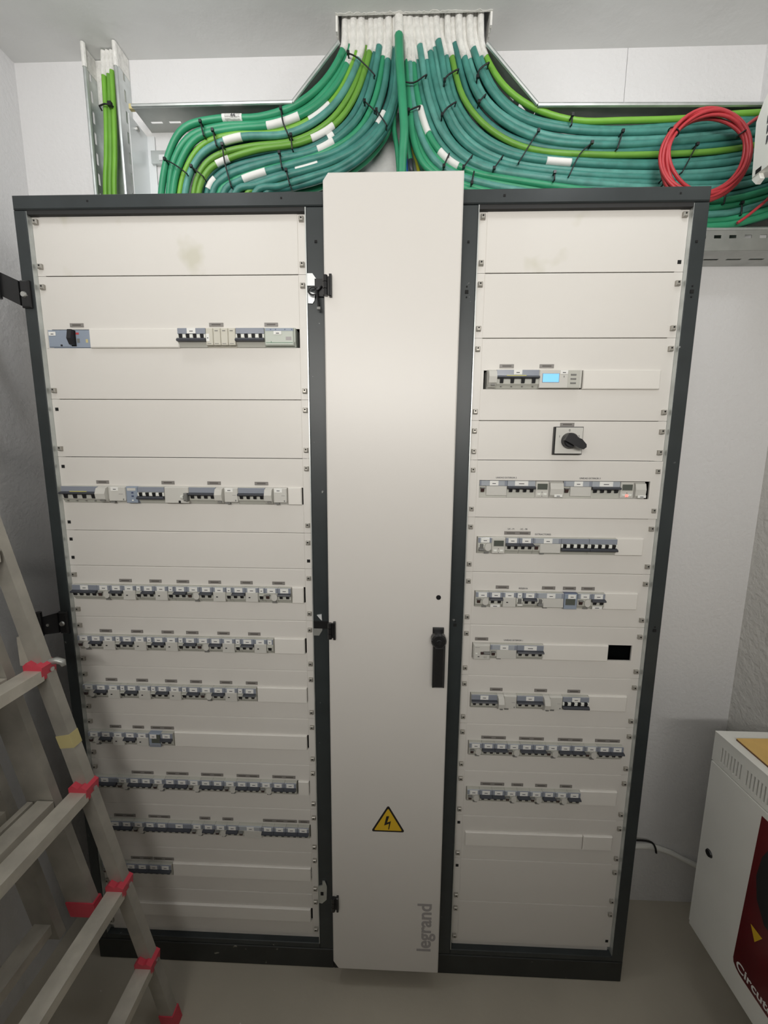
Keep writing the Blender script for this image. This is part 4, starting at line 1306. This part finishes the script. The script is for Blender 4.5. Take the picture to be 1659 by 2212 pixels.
# locking bolt and hook plate at the fourth bracket
x = rail_x(1.092)
on_lad(mb('zinc_dull').tube([(x+.006, YR+.002, 1.096), (x+.030, YR+.010, 1.099), (x+.042, YR+.012, 1.094), (x+.047, YR+.010, 1.084)], [.008, .0085, .008, .005], 10), 'lock_bolt', True)
on_lad(mb('alu').box(x-.052, YR-.004, 1.09, x-.020, YR+.004, 1.165), 'hook_plate')
on_lad(mb('ypap').prism([(rail_x(.872)-.0184, .872), (rail_x(.872)+.0186, .876), (rail_x(.91)+.0186, .912), (rail_x(.91)-.0184, .905)], 'y', YR-.0128, YR+.0126), 'sticker', label='yellowed sticker around the rail')

# ------------------------------------------------------------------ wall-hung white cabinet at the lower right
FXU = .950
UY0, UY1, UZ0, UZ1 = -.560, -.014, .226, .863
ub = thing('capacitor_cabinet', 'white wall-hung metal cabinet with vents and dark red front print, lower right', 'cabinet', (FXU, UY1, UZ0))
def on_ub(m_, name, smooth=False, label=None):
    o = part(m_, name, ub, smooth=smooth)
    if label: o['label'] = label
    return o
m_ = mb('box')
m_.box(FXU+.012, UY0, UZ0, XR-.002, UY1, UZ1-.003)
on_ub(m_, 'body')
# vented top strip with real slots
vz0, vz1 = .789, .833
m_ = mb('box')
m_.box(FXU, UY0, .776, FXU+.010, UY1, vz0).box(FXU, UY0, vz1, FXU+.010, UY1, UZ1-.003)
ys = []
g0 = -.040
while g0 > UY0+.08:
    ys += [(g0-.0095*k-.0045, g0-.0095*k) for k in range(7)]
    g0 -= .076
last = UY1
for a, b_ in ys:
    m_.box(FXU, b_, vz0, FXU+.010, last, vz1); last = a
m_.box(FXU, UY0, vz0, FXU+.010, last, vz1)
m_.use('slot').box(FXU+.0095, UY0+.01, vz0, FXU+.0102, UY1-.01, vz1)
on_ub(m_, 'vent_strip')
on_ub(mb('box').box(FXU-.001, UY0, UZ1-.003, XR-.002, UY1, UZ1), 'lid')
# front door (faces into the room) with print
m_ = mb('box').box(FXU-.002, UY0, UZ0+.016, FXU+.012, UY1-.002, .773)
m_.box(FXU+.002, UY0, UZ0, FXU+.012, UY1, UZ0+.013)
on_ub(m_, 'door')
on_ub(mb('black').tube([(FXU-.002, -.050, .511), (FXU-.006, -.050, .511)], [.011, .009], 14), 'lock')
def yz(poly, key, d, name, label=None):
    # flat print on the door, polygon in (y, z)
    on_ub(mb(key).prism(poly, 'x', FXU-.002-d, FXU-.0018), name, label=label)
corner = [(-.158-.030+.030*math.cos(math.radians(a)), .302+.030+.030*math.sin(math.radians(a))) for a in range(180+180, 180+90-1, -15)]
yz([(-.170, .757), (UY0+.006, .757), (UY0+.006, .302)] + [(-.188, .302), (-.178, .303), (-.168, .307), (-.160, .314), (-.1575, .325)], 'red_front', .0006, 'front_print', 'dark red print')
yz([(-.200, .700), (-.186, .660), (-.180, .600), (-.190, .545), (-.215, .505), (-.36, .495), (-.42, .60), (-.36, .72), (-.24, .73)], 'lever', .0010, 'dark_emblem')
yz([(-.186, .468), (-.216, .468), (-.201, .436)], 'warn_y', .0010, 'warning_triangle')
lt = link('lettering', text_mesh('Circutor', .032, 'paper', bold=.0005), ub, Vector((0, 0, 0)))
lt.location = Vector((FXU-.0030, -.224, .322)) - ub.location
lt.rotation_euler = Euler((math.pi/2, 0, -math.pi/2)); lt['label'] = 'white lettering'
pl = thing('plywood_board', 'piece of thin plywood lying on the white cabinet, lower right', 'board', (1.02, -.25, UZ1))
m_ = mb('wood').prism([(-.045, .200), (-.052, -.05), (-.040, -.29), (.12, -.29), (.12, .204)], 'z', .0045, .0065)
m_.use('wood_edge').prism([(-.045, .200), (-.052, -.05), (-.040, -.29), (.12, -.29), (.12, .204)], 'z', 0, .0045)
m_.build('sheet', None, pl)

# socket plate at the right wall, stub of cable and grey conduit near the floor
sk = thing('wall_socket', 'white rounded socket plate on the right wall above the plywood', 'socket', (XR, .035, .92))
m_ = mb('toggle').box(-.010, -.042, -.040, 0, .042, .040)
m_.build('plate', None, sk)
mb('toggle').cyl((-.012, 0, 0), (-.009, 0, 0), .022, 16).build('insert', None, sk)
make_cable('conduit', cpts([(.80, YB-.010, .235), (.90, YB-.010, .238), (.975, YB-.010, .240), (1.04, YB-.011, .222), (1.10, YB-.012, .192), (XR-.004, YB-.012, .150)]), .009, 'box', 'grey conduit on the back wall low between right cabinet and white cabinet', None)
make_cable('cable_stub', cpts([(.90, YB-.022, .276), (.945, YB-.022, .276), (.972, YB-.022, .268), (.985, YB-.022, .248), (.990, YB-.022, .228)]), .0035, 'black', 'short black cable stub hanging on the back wall right of the cabinets', None)
